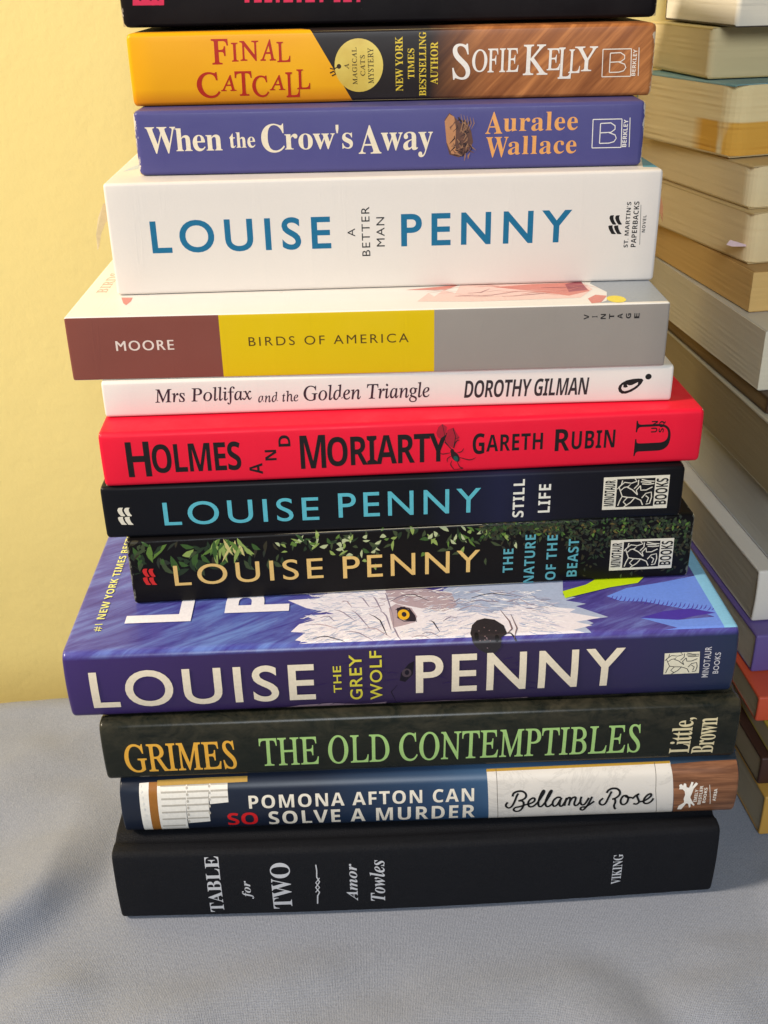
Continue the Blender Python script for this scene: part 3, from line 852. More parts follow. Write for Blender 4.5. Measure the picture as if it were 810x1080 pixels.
# big white lettering of the upper cover, reading away from the spine
def across(bk, body, style, u0, u1, s0, s1, track, weight, mi=0):
    vs, fs = glyphs(body, style, track, weight, None)
    ax, bx = min(v[0] for v in vs), max(v[0] for v in vs)
    ay, by = min(v[1] for v in vs), max(v[1] for v in vs)
    return ([(u1 - (y - ay) / (by - ay) * (u1 - u0), s0 + (x - ax) / (bx - ax) * (s1 - s0)) for x, y in vs], fs, mi)
a1, a2 = bk.hit(131, 657), bk.hit(202, 655)
b1, b2 = bk.hit(237, 646), bk.hit(305, 641)
sh = [across(bk, 'LOUISE', 'g', a1[0], a2[0], a1[1] - 1, bk.T + 138, 1.15, .03), across(bk, 'PENNY', 'g', b1[0], b2[0], b1[1] - 1, bk.T + 138, 1.15, .03)]
c1, c2 = bk.hit(97, 667), bk.hit(106, 664)
sh.append(across(bk, '#1 NEW YORK TIMES BESTSELLING AUTHOR', 'sb', c1[0], c1[0] + 3.4, c1[1], bk.T + 138, 1.05, -.02, 1))
sh.append(bk.poly([pq(260, 180), pq(330, 160), pq(400, 120), pq(520, 118), pq(482, 155), pq(400, 168), pq(268, 200)], 2))
for one, nm in zip(sh, ('cover_lettering', 'cover_lettering', 'banner_lettering', 'colour_bar')): bk.print_on(nm, [one], [ink((228, 226, 234)), ink((214, 216, 130)), ink((186, 214, 20))], 14, True)

# ---- black paperback with leaves
o, yw, L, T = pose('nature')
bk = Book('paperback_book', 'black paperback with green leaves and gold lettering, lying on the purple hardcover', o, yw, L, T, 138, r=1.5, b=.4, end=1.6, bow=.7)
bk.cover(card((20, 18, 19), .38, .12, .15, .15, (120, 120, 110), ends=bk.L * .001))
bk.page_block(PALE_PAGES)
rng = random.Random(11)
GR = [ink(c) for c in ((58, 88, 40), (92, 122, 52), (140, 160, 84), (178, 186, 140), (62, 74, 46), (104, 88, 46), (36, 52, 32), (200, 186, 120), (52, 48, 32), (44, 50, 40))]
sh = []
def leaf(x, y, ang, ln, wd, mi):
    ca, sa = math.cos(ang), math.sin(ang)
    pts = []
    for tt, ww in ((0, .05), (.2, .6), (.45, 1), (.7, .7), (1, 0), (.7, -.7), (.45, -1), (.2, -.6)):
        a, b = tt * ln, ww * wd * .5 + math.sin(tt * 3.1) * wd * .3
        pts.append((x + a * ca - b * sa, y + a * sa + b * ca))
    sh.append(bk.poly(pts, mi))
for x, y, a, ln, wd, mi in ((140, 577, .9, 22, 7, 0), (158, 574, 1.4, 20, 7, 1), (176, 574, 2.3, 22, 6, 1), (180, 586, 1.0, 22, 7, 0), (192, 586, -.5, 14, 7, 2), (206, 590, .4, 14, 8, 6), (136, 596, .5, 16, 9, 6), (152, 590, 1.9, 14, 6, 4), (170, 595, .6, 18, 5, 4), (190, 574, .2, 16, 5, 0), (200, 600, 2.6, 20, 6, 6), (212, 596, 1.2, 12, 7, 4)):
    leaf(x, y, a, ln, wd, mi)
for k in range(60): leaf(rng.uniform(136, 300), rng.uniform(570, 592), rng.uniform(.2, 2.9), rng.uniform(7, 16), rng.uniform(2.5, 6), rng.choice([6, 6, 8, 9, 4, 0]))
for k in range(34): leaf(rng.uniform(222, 258), rng.uniform(567, 578), rng.uniform(.5, 2.6), rng.uniform(10, 22), rng.uniform(2.5, 5), rng.choice([1, 1, 2, 2, 7, 0]))
for k in range(120):
    x = rng.gauss(0, 16) + rng.choice([318, 372, 420, 470, 505])
    y = 560 + (x < 400) * 6 + abs(rng.gauss(0, 11))
    leaf(x, y, rng.uniform(0, 6.28), rng.uniform(5, 13), rng.uniform(2, 4.6), rng.choice([0, 1, 2, 3, 3, 4, 4, 6]))
for k in range(1000):
    x = rng.uniform(508, 729)
    y = 551 - (x - 508) * .02 + abs(rng.gauss(0, 1)) * (8 + (x > 600) * 15)
    if y > 606 or x > 731: continue
    leaf(x, y, rng.uniform(0, 6.28), rng.uniform(3, 7), rng.uniform(1.4, 3.2), rng.choice([0, 4, 4, 8, 9, 6, 6, 8, 9, 4, 5, 1, 9, 8] if y < 563 else [4, 6, 6, 8, 9, 8, 9]))
bk.print_on('leaf_art', sh, GR, 1, step=0.00012)
for word in (bk.text('LOUISE', 'g', 183, 341, 592, 613.5, 0, 0, 1.22, .002), bk.text('PENNY', 'g', 361.5, 506, 583, 606, 0, 0, 1.22, .002)): bk.print_on('author_lettering', [word], [ink((222, 184, 112))], 10)
bk.print_on('title_lettering', [bk.text('THE', 'sb', 530.5, 541, 578.5, 603.5, 0, 1, 1.05, -.03), bk.text('NATURE', 'sb', 553, 564, 563.6, 614.5, 0, 1, 1.05, -.03), bk.text('OF THE', 'sb', 576, 587, 564, 611, 0, 1, 1.05, -.03), bk.text('BEAST', 'sb', 598.5, 609.5, 568, 607.5, 0, 1, 1.05, -.03)], [ink((88, 160, 172))], 10)
wave_mark(bk, 150, 166, 599.5, 616.5, ink((205, 42, 40)), 10)
minotaur_mark(bk, [(644.4, 569.6), (711, 567), (707.7, 598.5), (642, 601.5)], [ink((222, 214, 194)), ink((22, 20, 21))], True, 10)

# ---- black paperback with cyan lettering
t = NT('ink_blue_cover')
ux = t.axis(0, 0.0, 0.222)
col = t.ramp(ux, [(0.0, lin((20, 21, 26))), (.55, lin((20, 22, 28))), (.68, lin((34, 36, 62))), (.78, lin((26, 26, 36))), (1.0, lin((18, 18, 20)))])
col = t.mix(t.math('MULTIPLY', t.noise(t.coord(), 60, 4), .3), col, lin((12, 12, 14)))
t.bump(t.noise(t.coord(), 130, 3), .1, .0004)
M_STILL = t.out(col, .4, .12)
o, yw, L, T = pose('still')
bk = Book('paperback_book', 'black paperback with cyan lettering beneath the red book', o, yw, L, T, 138, r=1.5, b=.3, end=1.5, bow=-.5)
bk.cover(M_STILL)
bk.page_block(PALE_PAGES)
for word in (bk.text('LOUISE', 'g', 172, 336.5, 527, 551.5, 0, 0, 1.22, .003), bk.text('PENNY', 'g', 356.7, 507, 517.5, 543, 0, 0, 1.22, .003)): bk.print_on('author_lettering', [word], [ink((88, 176, 190))])
bk.print_on('title_lettering', [bk.text('STILL', 'sb', 541, 553, 505.5, 545.5, 0, 1, 1.05, -.03), bk.text('LIFE', 'sb', 568, 580.5, 510.7, 540.5, 0, 1, 1.05, -.03)], [ink((224, 220, 208))])
wave_mark(bk, 123.5, 141, 535.5, 553.5, ink((224, 216, 196)))
minotaur_mark(bk, [(637, 503.7), (706.7, 500.7), (703, 535.6), (634.8, 537.8)], [ink((222, 214, 194)), ink((18, 18, 20))])

# ---- red paperback
o, yw, L, T = pose('holmes')
bk = Book('paperback_book', 'bright red paperback with black lettering and a small insect on its spine', o, yw, L, T, 140, r=1.8, b=.5, end=1.4, bow=-.6)
bk.cover(card((232, 20, 52), .5, .25, .05, .0, bump=.08))
bk.page_block(PALE_PAGES)
BK = ink((26, 22, 24))
bk.print_on('title_lettering', [bk.text('H', 'sb', 133.5, 158.5, 466, 503, 0, 0, 1, 0), bk.text('OLMES', 'sb', 160, 254, 467, 497.5, 0, 0, .9, -.004),
    bk.text('A', 'sb', 263, 277, 488.5, 500, 0, 1), bk.text('N', 'sb', 279.5, 291.5, 474.5, 485.5, 0, 1), bk.text('D', 'sb', 293.5, 306, 459, 471, 0, 1),
    bk.text('M', 'sb', 316.5, 343.5, 459, 494, 0, 0, 1, 0), bk.text('ORIARTY', 'sb', 345, 472, 458.5, 489.5, 0, 0, .9, -.004)], [BK])
bk.print_on('author_lettering', [bk.text('G', 'sb', 498.5, 511, 457, 479, 0, 0, 1, -.008), bk.text('ARETH', 'sb', 513, 572.5, 457.5, 475, 0, 0, 1.06, -.008), bk.text('R', 'sb', 585.5, 601, 452.5, 475.5, 0, 0, 1, -.008), bk.text('UBIN', 'sb', 603, 648.5, 454, 473, 0, 0, 1.06, -.008)], [BK])
bk.print_on('publisher_emblem', [bk.text('U', 'b', 670, 707, 443, 480, 0, 1, 1, -.005), bk.text('UN', 'sb', 687, 693.5, 444, 456, 0, 1), bk.text('SQ', 'sb', 695, 701.5, 444, 456, 0, 1)], [BK])
def iz(pts): return [(455 + x / 14.7, 440 + y / 14.7) for x, y in pts]
sh = [bk.poly(iz([(75, 240), (110, 150), (170, 105), (240, 150), (225, 270), (130, 335), (90, 300)]), 1), bk.poly(iz([(250, 200), (340, 160), (390, 250), (435, 310), (385, 400), (340, 480), (270, 440), (210, 380)]), 1),
      bk.stroke(iz([(170, 110), (200, 250), (215, 380), (310, 500)]), .2, 0), bk.stroke(iz([(335, 170), (375, 300), (345, 480)]), .3, 0), bk.stroke(iz([(205, 385), (310, 495)]), .35, 0), bk.stroke(iz([(430, 310), (370, 340), (345, 460)]), .2, 0),
      bk.disc(*iz([(370, 610)])[0], 3.6, 6.4, 0, 24, .55), bk.disc(*iz([(378, 640)])[0], 2.3, 3.0, 2, 20, .4), bk.disc(*iz([(322, 525)])[0], 2.0, 2.4, 0, 16)]
for pts in ([(300, 550), (180, 570), (140, 560)], [(310, 600), (250, 640), (245, 700)], [(320, 670), (300, 740), (360, 815)], [(400, 690), (440, 770), (490, 790), (360, 810)], [(430, 620), (590, 660), (690, 625)], [(400, 550), (470, 530), (500, 480)], [(350, 480), (380, 380), (440, 350)]):
    sh.append(bk.stroke(iz(pts), .38, 0, True, 4))
bk.print_on('insect_art', sh, [ink((44, 26, 30)), ink((168, 28, 48)), ink((22, 84, 74))], 2)

# ---- thin white paperback
o, yw, L, T = pose('pollifax')
bk = Book('paperback_book', 'thin white paperback with dark slanted lettering on top of the red book', o, yw, L, T, 132, r=1.3, b=.3, end=.9, bow=.6)
bk.cover(card((228, 222, 214), .4, .25, .04))
bk.page_block(PALE_PAGES)
DK = ink((58, 38, 48))
bk.print_on('title_lettering', [bk.text('Mrs Pollifax', 'r', 163, 265.5, 408.5, 427.5, 0, 0, 1.0, .008, -.14), bk.text('and the', 'r', 272, 314.5, 412.5, 424, 0, 0, 1.05, .010, -.08), bk.text('Golden Triangle', 'r', 320, 453, 404.5, 425.5, 0, 0, 1.0, .008, -.14)], [DK])
bk.print_on('author_lettering', [bk.text('DOROTHY GILMAN', 'sb', 489.5, 621, 399.5, 418, 0, 0, .92, -.012, .16)], [ink((52, 48, 50))])
def pe(pts): return [(640 + x / 13.5, 380 + y / 13.5) for x, y in pts]
bk.print_on('publisher_emblem', [bk.poly(pe([(160, 400), (175, 360), (215, 320), (280, 285), (370, 265), (450, 258), (505, 262), (520, 285), (490, 335), (430, 395), (350, 445), (270, 475), (210, 475), (172, 445)]), 0),
    bk.poly(pe([(205, 395), (220, 355), (235, 345), (235, 385), (265, 390), (300, 380), (285, 345), (320, 358), (360, 352), (445, 310), (440, 345), (380, 390), (310, 425), (250, 440), (218, 425)]), 1), bk.disc(683.9, 397.2, 3.3, 3.0, 0)], [ink((30, 28, 28)), ink((226, 220, 212))])

# ---- grey paperback with brown and yellow panels
o, yw, L, T = pose('moore')
bk = Book('paperback_book', 'grey paperback with brown and yellow panels below the thick white paperback', o, yw, L, T, 132, r=.6, b=.2, end=.8, bow=-.5)
bk.cover(card((226, 222, 216), .36, .25, .05))
bk.page_block(PALE_PAGES)
EDm = bk.T - .35
def upto(bk, u0, u1, lean=0.0, lo=.25):
    return ([(u0, lo), (u1, lo), (u1 - lean, EDm), (u0, EDm)], [(0, 1, 2, 3)], 0)
u1, u2 = bk.hit(233, 365)[0], bk.hit(458, 356)[0]
bk.print_on('colour_panel', [upto(bk, 0, u1)], [card((128, 72, 62), .38, .25, .08, .1)], 1, True, 'brown end panel')
bk.print_on('colour_panel', [upto(bk, u1, u2)], [card((218, 186, 8), .38, .25, .05)], 1, True, 'yellow middle panel')
bk.print_on('colour_panel', [upto(bk, u2, bk.L)], [card((150, 142, 134), .38, .25, .08, .05)], 1, True, 'grey end panel')
bk.print_on('author_lettering', [bk.text('MOORE', 'g', 122, 183, 359, 369.5, 0, 0, 1.2), bk.text('MOORE', 'g', 122.5, 183.5, 359, 369.5, 0, 0, 1.2)], [ink((224, 208, 196))], 2)
bk.print_on('title_lettering', [bk.text('BIRDS OF AMERICA', 'g', 262, 431, 353.5, 363, 0, 0, 1.3, 0)], [ink((86, 62, 20))], 2)
sh = []
for k, ch in enumerate('VINTAGE'):
    x = 618.5 + k * 8.85
    hh = .75 if ch == 'I' else 2.7
    sh.append(bk.text(ch, 'sb', x - 2.7, x + 2.7, 334.2 - hh - .22 * k, 334.2 + hh - .22 * k, 0, 1))
bk.print_on('publisher_lettering', sh, [ink((34, 30, 30))], 2)
PK1, PK2, PK3 = ink((206, 132, 122)), ink((158, 88, 96)), ink((228, 196, 188))
sh = [bk.poly([(440, 318), (452, 309), (458, 313), (468, 306), (480, 310), (486, 300), (520, 296), (606, 294), (625, 305), (612, 314), (560, 316), (500, 318)], 2), bk.poly([(520, 303), (560, 300), (612, 298), (622, 307), (600, 312), (560, 307)], 0),
      bk.poly([(130, 320), (128, 314), (140, 314), (138, 318), (133, 322)], 0), bk.poly([(596, 300), (612, 296), (620, 306), (600, 308)], 1), bk.poly([(620, 315), (628, 311), (640, 312), (634, 319), (624, 320)], 0), bk.poly([(428, 306), (470, 302), (486, 300), (470, 306)], 0)]
for k in range(22):
    x = rng.uniform(440, 600)
    y = rng.uniform(301, 315)
    sh.append(bk.stroke([(x, y), (x + 14, y - rng.uniform(0, 3)), (x + rng.uniform(22, 50), y - rng.uniform(-2, 5))], .5, rng.choice([0, 0, 1, 2]), True))
spot = sh.pop(2)
bk.print_on('cover_spot', [spot], [PK1], 2)
bk.print_on('cover_art', sh, [PK1, PK2, PK3], 2)
bk.print_on('cover_panel', [bk.poly([(633, 319.4), (640, 317), (640, 308), (622, 299), (640, 280), (672, 280), (706, 317.2)], 0), ], [ink((152, 158, 166))], 2, True)
bk.print_on('yellow_spot', [bk.disc(650, 315.6, 10, 3.6)], [ink((226, 206, 70))], 4, True)
sh = [bk.text('STORIES', 'r', 100, 118, 296, 310, 0, 1, 1, .01)]
bk.print_on('cover_lettering', [([(v[0], v[1]) for v in across(bk, 'BIRDS', 'r', bk.hit(101, 309)[0], bk.hit(112, 309)[0], bk.hit(101, 309)[1], bk.hit(101, 309)[1] + 30, 1.1, .01)[0]], glyphs('BIRDS', 'r', 1.1, .01, None)[1], 0)], [ink((214, 170, 160))], 2)

# ---- thick white paperback
o, yw, L, T = pose('better')
bk = Book('paperback_book', 'thickest white paperback with wide teal lettering below the purple-blue book', o, yw, L, T, 107, r=1.2, b=.4, end=1.2, bow=.5)
bk.cover(card((222, 214, 206), .42, .25, .04))
bk.page_block(GOLD_PAGES)
for word in (bk.text('LOUISE', 'g', 159, 349, 230.5, 265, 0, 0, 1.32, .016), bk.text('PENNY', 'g', 423, 602.5, 223.5, 257.5, 0, 0, 1.32, .016)): bk.print_on('author_lettering', [word], [ink((24, 104, 142))])
bk.print_on('title_lettering', [bk.text('A', 'g', 366.5, 374.5, 241, 249.5, 0, 1), bk.text('BETTER', 'g', 381.5, 390, 218, 270, 0, 1, 1.2), bk.text('MAN', 'g', 397, 405.5, 229, 260, 0, 1, 1.2)], [ink((44, 42, 42))])
wave_mark(bk, 642.5, 657.5, 227, 247, ink((28, 26, 26)), 1, -.12)
bk.print_on('publisher_lettering', [bk.text("ST. MARTIN'S", 'sb', 659.5, 664, 213, 261, 0, 1, 1.05, -.02), bk.text('PAPERBACKS', 'sb', 667, 672.5, 212.5, 260.5, 0, 1, 1.05, -.02), bk.stroke([(676, 216), (674.6, 258)], .16), bk.text('NOVEL', 'sb', 677.5, 681, 227, 245, 0, 1, 1.2, -.02)], [ink((40, 38, 38))])
for sp in ([bk.poly([(678, 176), (699, 176.5), (694, 172), (688, 166), (676, 164)], 0)], [bk.poly([(146, 178), (150, 172), (135, 178), (130, 181)], 1)]): bk.print_on('cover_panel', sp, [ink((60, 150, 176)), ink((186, 200, 208))], 1, True)
# dog-eared loose leaves that stick out at both ends
def flap(parent, name, pts, mat, th=.25):
    V = [Vector(p) * .001 for p in pts] + [Vector((p[0], p[1] + th, p[2])) * .001 for p in pts]
    n = len(pts)
    F = [tuple(range(n)), tuple(reversed(range(n, 2 * n)))] + [(k, k + n, (k + 1) % n + n, (k + 1) % n) for k in range(n)]
    return link_mesh(name, V, F, mat, parent)
flap(bk.root, 'bent_page', [(1, 9, 35), (-2.5, 8, 33), (-5.0, 7.5, 28), (-6.4, 7, 22), (-6.8, 7, 16), (-6.2, 7, 16.5), (-4.6, 7.5, 22), (-2.6, 8, 26), (1, 9, 28)], ink((226, 206, 160), .7))
flap(bk.root, 'bent_page', [(bk.L - 1, 6, 32), (bk.L + 1.6, 6, 31), (bk.L + 2.8, 6, 27), (bk.L + 3.2, 6, 21), (bk.L + 2.2, 6, 24), (bk.L - 1, 6, 28)], ink((206, 140, 96), .7))

# ---- purple-blue paperback
o, yw, L, T = pose('crow')
bk = Book('paperback_book', 'purple-blue paperback with cream title and orange author lettering', o, yw, L, T, 106, r=1.5, b=.4, end=2.0, bow=-.5)
bk.cover(card((78, 76, 130), .4, .25, .07, .12, ends=bk.L * .001))
bk.page_block(GOLD_PAGES)
CR = ink((230, 216, 190))
bk.print_on('title_lettering', [bk.text('W', 'b', 154, 186, 134, 162, 0, 0, 1, -.006), bk.text('hen', 'b', 185, 234, 135, 159.5, 0, 0, .95, -.006), bk.text('the', 'b', 242, 269, 139.5, 156, 0, 0, 1, -.012), bk.text('C', 'b', 275.5, 300, 130.5, 161, 0, 0, 1, -.004), bk.text("row's", 'b', 300, 372, 132, 157.5, 0, 0, 1, -.006), bk.text('A', 'b', 378, 402, 132, 162, 0, 0, 1, -.006), bk.text('way', 'b', 402, 456.5, 139, 166, 0, 0, 1, -.006)], [CR])
OR = ink((226, 160, 92))
bk.print_on('author_lettering', [bk.text('A', 'b', 512, 530, 118, 141, 0, 0, 1, -.014), bk.text('uralee', 'b', 531, 609.5, 118, 138, 0, 0, 1.06, -.014), bk.text('W', 'b', 512.5, 536, 144.5, 166, 0, 0, 1, -.014), bk.text('allace', 'b', 536, 608, 143, 162.5, 0, 0, 1.06, -.014)], [OR])
b_mark(bk, 625.5, 656, 126, 156, ink((226, 220, 214)), 657, 661.5, 664.5)
rng = random.Random(8)
sh = [bk.poly([(469, 126), (474, 119), (480, 124), (486, 130), (492, 128), (497, 138), (499, 150), (494, 160), (484, 166), (474, 163), (471, 152), (470, 138)], 0)]
sh.append(bk.poly([(469, 128), (474, 120.5), (479, 123), (481, 136), (480, 152), (483, 163), (476, 162), (471, 150)], 4))
for k in range(46):
    x, y = rng.uniform(476, 497), rng.uniform(122, 162)
    sh.append(bk.stroke([(x, y), (x + rng.uniform(-3, 3), y + 3), (x + rng.uniform(-6, 8), y + rng.uniform(3, 9))], rng.uniform(.3, .7), rng.choice([1, 1, 2, 3]), True))
for k in range(5): sh.append(bk.stroke([(485 + k * 3, 140 - k), (488 + k * 3, 130), (486 + k * 3.2, 120 + k)], .35, 2, True))
bk.print_on('bird_art', sh, [ink((96, 66, 56)), ink((40, 28, 34)), ink((150, 110, 82)), ink((116, 78, 62)), ink((182, 128, 88))], 1)

# ---- yellow and wood-grain paperback
o, yw, L, T = pose('catcall')
bk = Book('paperback_book', 'paperback with an amber end, black middle and wood-grain end, second from the top', o, yw, L, T, 106, r=1.5, b=.5, end=1.8, bow=.6)
M_W2 = wood('cherry_print', (112, 60, 30), (206, 134, 76), (0, 0.80, 0), (16, 60, 190), (0.112, 0.135, (34, 26, 24)), bk.L * .001)
bk.cover(M_W2)
bk.page_block(GOLD_PAGES)
t = NT('amber_print')
col = t.mix(t.noise(t.coord(), 26, 3), lin((226, 150, 6)), lin((240, 176, 12)))
col = t.mix(t.axis(2, .006, .0), col, lin((196, 112, 10)))
M_AMB = t.out(col, .42, .25)
top = bk.a[-5]
ua, ub = bk.hit(328, 34)[0], bk.hit(372, 106)[0]
bk.print_on('colour_panel', [([(0, -3), (ub, .3), (ua, bk.T - .2), (ua - 4, bk.T + 8), (0, bk.T + 8)], [(0, 1, 2, 3, 4)], 0)], [M_AMB], 1, True, 'amber end panel')
RD = ink((176, 36, 14))
sh = []
for ch, x0, x1, y0, y1 in (('F', 223, 241, 41, 68), ('I', 244, 251, 45, 65), ('N', 253, 273, 43, 64.5), ('A', 274, 290.5, 41.5, 64), ('L', 292, 306, 44, 65.5),
                           ('C', 207.5, 232, 76, 103.5), ('A', 232.5, 249, 79, 96), ('T', 248, 266, 75, 101), ('C', 266, 283.5, 79.5, 102.5), ('A', 284, 300.5, 79, 95), ('L', 301.5, 316, 76, 102.5), ('L', 313, 327, 73, 94)):
    sh.append(bk.text(ch, 'r', x0, x1, y0, y1, 0, 0, 1, .014))
bk.print_on('title_lettering', sh, [RD], 2)
sh = []
for ch, x0, x1, y0, y1 in (('S', 477, 496, 46, 84), ('O', 498, 514, 52, 76), ('FIE', 514.5, 547, 51, 76), ('K', 552, 578, 47, 79), ('E', 577, 591, 51, 74), ('L', 589, 603, 50, 83), ('L', 600, 612, 52, 77), ('Y', 606, 630, 49, 75)):
    sh.append(bk.text(ch, 'r', x0, x1, y0, y1, 0, 0, 1, .008))
bk.print_on('author_lettering', sh, [ink((236, 228, 218))], 2)
YL = ink((222, 192, 60))
bk.print_on('banner_lettering', [bk.text('NEW YORK', 'b', 417, 425, 38.5, 96, 0, 1, 1, -.012), bk.text('TIMES', 'b', 430, 437, 51, 83, 0, 1, 1, -.012), bk.text('BESTSELLING', 'b', 442, 449.5, 33.5, 101, 0, 1, 1, -.012), bk.text('AUTHOR', 'b', 454, 462, 44, 89, 0, 1, 1, -.012)], [YL], 2)
t = NT('gold_medal_print')
col = t.mix(t.noise(t.coord(), 90, 3), lin((190, 150, 44)), lin((234, 214, 110)))
M_MED = t.out(col, .34, .45)
MK = ink((52, 36, 18))
sh = [bk.disc(378.5, 69, 25.6, 28.6, 0), bk.disc(357.5, 70, 2.4, 2.6, 1, 16), bk.stroke([(357, 70), (352, 73), (348, 72)], .4, 1), bk.stroke([(348, 77), (352, 75), (354, 78), (350, 80)], .5, 1),
      bk.text('A', 'r', 363, 368, 67, 73, 1, 1, 1, .01), bk.text('MAGICAL', 'r', 371.5, 376.5, 50, 89, 1, 1, 1.1, .01), bk.text('CATS', 'r', 380, 385, 58, 80, 1, 1, 1.1, .01), bk.text('MYSTERY', 'r', 388, 394, 50.5, 88, 1, 1, 1.1, .01)]
bk.print_on('gold_medal', sh, [M_MED, MK], 3, True)
b_mark(bk, 636, 666, 52, 81, ink((234, 222, 208)), 667, 671, 674)

# ---- black paperback at the very top
org, yw0, _, _ = POSE['catcall']
Zb = org.z + POSE['catcall'][3] * .001 + .0013
P = []
for q in ((129, 30), (693, 18)):
    d = pixel_ray(*q)
    P.append(CAM + d * (0.448 / d.y))
org = P[0].copy()
org.z = Zb
L = (P[1] - P[0]).length * 1000
bk = Book('paperback_book', 'worn black paperback with pink lettering, topmost and cut off by the frame', org, 0.0, L, 27, 106, r=1.4, b=.4, end=3.0)
bk.cover(card((22, 18, 20), .4, .12, .2, .35, (190, 180, 170), ends=bk.L * .001))
bk.page_block(GOLD_PAGES)
sh = []
for x0, x1 in ((140, 147), (149, 158), (160, 166), (168, 173), (258, 263), (268, 276), (279, 287), (291, 295), (299, 309), (313, 318), (322, 332), (337, 341), (352, 359), (362, 371), (376, 380)):
    sh.append(bk.poly([(x0, -22), (x1, -22), (x1, 5.6 - (x0 > 200) * 2.6 - (x0 - 140) * .004), (x0, 5.8 - (x0 > 200) * 2.6 - (x0 - 140) * .004)]))
sh.append(bk.poly([(140, 1), (173, .5), (173, 5.4), (140, 5.8)]))
bk.print_on('title_lettering', sh[:4] + sh[-1:], [ink((206, 44, 82))])
bk.print_on('title_lettering', sh[4:-1], [ink((206, 44, 82))])

# ------------------------------------------------------------------ the second stack, standing behind on the right
BG = 'books in the second stack'
def spine_book(label, corner, z0, T, L, D, yaw, rgb, prgb, pdark, r=1.0, b=.3, seed=0, wear=.2):
    bk = Book('paperback_book', label, Vector((corner[0], corner[1], z0 + .1)) * .001, math.radians(yaw), L, T - .2, D, r=r, b=b, th=.45, end=.9, group=BG)
    bk.cover(card(rgb, .45, .35, .08, wear))
    bk.page_block(pages(prgb, pdark, seed), .5, wave=.12, seed=int(seed * 10) + 3)
    return bk
def two_sided(rgb, top, T):
    t = NT('two_tone_cover')
    col = t.mix(t.axis(2, T * .00045, T * .00055), lin(rgb), lin(top))
    return t.out(t.mix(t.math('MULTIPLY', t.noise(t.coord(), 60, 4), .4), col, lin((206, 196, 160))), .5, .25)
def edge_book(label, corner, z0, T, L, D, yaw, rgb, prgb, pdark, cr=0.0, seed=0, wave=.18, top=None, stain=None):
    """fore-edge towards the viewer; corner = where its near left page corner stands"""
    y = math.radians(yaw)
    org = Vector((corner[0] + L * math.cos(y) - D * math.sin(y), corner[1] + L * math.sin(y) + D * math.cos(y), z0 + .1)) * .001
    bk = Book('paperback_book', label, org, y, L, T - .2, D, r=.8, b=.3, th=.4, end=.8, group=BG, back=True)
    bk.cover(card(rgb, .45, .35, .08, .1) if top is None else two_sided(rgb, top, T))
    bk.page_block(pages(prgb, pdark, seed, (D, stain) if stain else None), -.35 if cr == 0 else .2, cr=cr, wave=wave, seed=int(seed * 10) + 5)
    return bk

spine_book('ochre spine at the bottom of the second stack', (161, 352), 0, 21.5, 176, 118, 4, (196, 150, 70), (190, 176, 150), (130, 115, 90), seed=.4)
spine_book('dark brown spine resting on the ochre one', (160, 360), 21.5, 14.5, 172, 112, 4, (66, 42, 34), (176, 160, 132), (118, 100, 76), seed=.9)
spine_book('olive yellow spine between the orange and the dark brown ones', (164, 359), 36, 11, 172, 116, 3, (176, 158, 62), (186, 170, 140), (124, 108, 84), seed=1.4)
spine_book('orange spine between the olive and the lilac ones', (159, 371), 47, 13, 172, 112, 3, (206, 84, 56), (186, 172, 144), (126, 110, 86), seed=1.9)
spine_book('lilac spine directly under the tall white book', (161, 389), 60.2, 19.3, 176, 112, 5, (104, 88, 150), (206, 198, 182), (150, 140, 122), seed=2.3, wear=.35)
spine_book('fat white book with a broad bare strip of its cover showing', (162, 400), 79.7, 25.8, 190, 124, 5, (222, 216, 206), (196, 188, 172), (146, 136, 118), seed=2.9, b=.8, wear=0)
spine_book('grey-edged book set back on top of the fat white book', (170, 398), 105.7, 31.3, 200, 135, 5, (222, 224, 228), (214, 212, 204), (164, 158, 142), seed=3.3, wear=0)
spine_book('brownish page block under the thin dark one', (165, 405), 137, 30, 190, 158, 5, (190, 182, 160), (176, 158, 122), (120, 100, 70), seed=3.8)
spine_book('thin dark brown block in the middle of the second stack', (165, 428), 167, 8, 176, 140, 6, (80, 60, 44), (150, 124, 86), (98, 76, 48), seed=4.2)
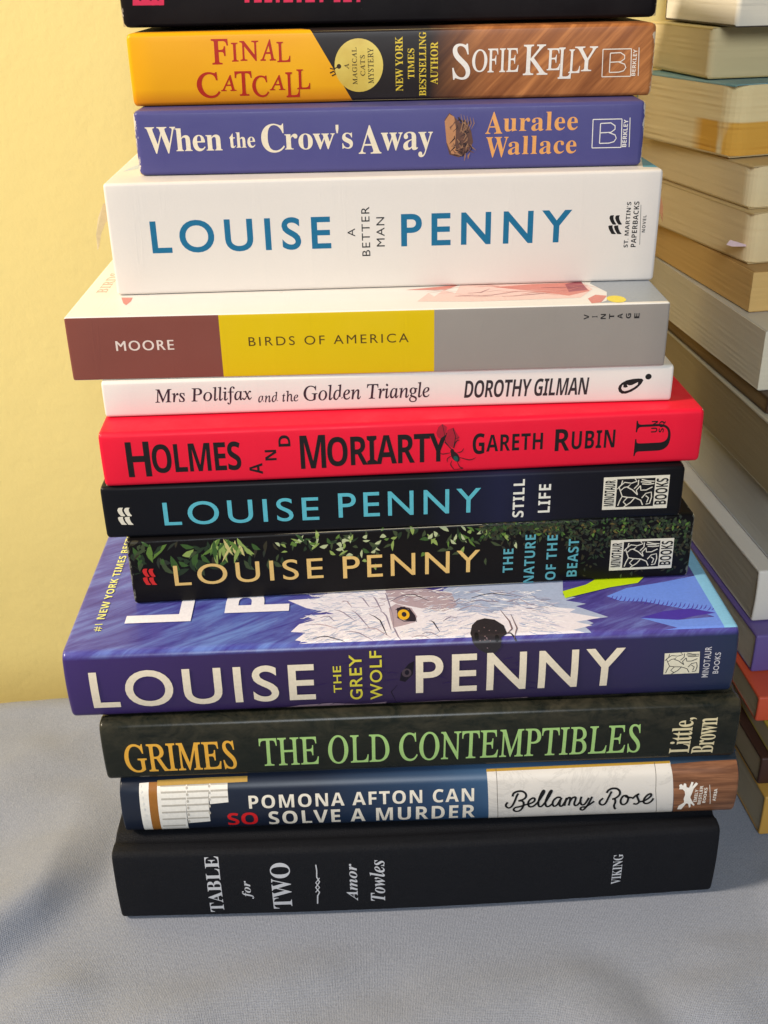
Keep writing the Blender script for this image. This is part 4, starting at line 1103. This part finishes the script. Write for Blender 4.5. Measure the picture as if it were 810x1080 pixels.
edge_book('pale block whose lower edge overhangs the thin dark one', (163, 436), 175, 27, 180, 142, 7, (206, 200, 186), (232, 222, 198), (180, 164, 130), seed=4.7)
edge_book('tan aged block set back between two paler blocks', (163.5, 462), 202, 18.5, 172, 118, 9, (176, 136, 80), (232, 192, 124), (170, 130, 74), seed=5.2)
scrap_book = edge_book('cream block with a scrap of pinkish paper at its corner', (164, 474), 220.5, 22.5, 172, 116, 14, (206, 180, 130), (246, 222, 172), (190, 156, 104), cr=6, seed=5.8)
edge_book('cream block just under the frayed yellow one', (164, 482), 243, 18.5, 172, 108, 14, (206, 180, 130), (246, 224, 176), (188, 154, 104), cr=6, seed=6.1)
bk = edge_book('frayed yellow block with a turquoise cover and torn edge', (158, 500), 262, 31, 172, 80, 19, (206, 180, 130), (248, 226, 172), (196, 156, 98), cr=9, seed=6.6, wave=.5, top=(96, 156, 168), stain=(226, 170, 74))
edge_book('beige block between the frayed yellow and the grey topmost ones', (151, 522), 293.4, 21.6, 172, 70, 10, (196, 176, 120), (222, 204, 158), (172, 148, 102), cr=3, seed=7.1, wave=.3)
edge_book('grey-white block at the very top of the second stack', (156, 506), 315.4, 40, 172, 80, 8, (60, 52, 48), (222, 216, 200), (174, 166, 148), cr=2, seed=7.7, wave=.25)

def world_piece(parent, name, pix, depth, thick, mat):
    """a small loose piece fixed to a book, given in world space"""
    V = []
    for dy in (0.0, thick):
        for x, y in pix:
            d = pixel_ray(x, y)
            V.append(CAM + d * ((depth + dy) / d.y))
    n = len(pix)
    F = [tuple(range(n)), tuple(reversed(range(n, 2 * n)))] + [(k, k + n, (k + 1) % n + n, (k + 1) % n) for k in range(n)]
    o = link_mesh(name, V, F, mat, parent)
    o.matrix_parent_inverse = (Matrix.Translation(parent.location) @ Matrix.Rotation(parent.rotation_euler.z, 4, 'Z')).inverted()
    return o
world_piece(scrap_book.root, 'paper_scrap', [(766, 258), (770, 253), (777, 255), (787, 258), (787, 260), (772, 260)], 0.467, 0.012, ink((226, 196, 196), .7))
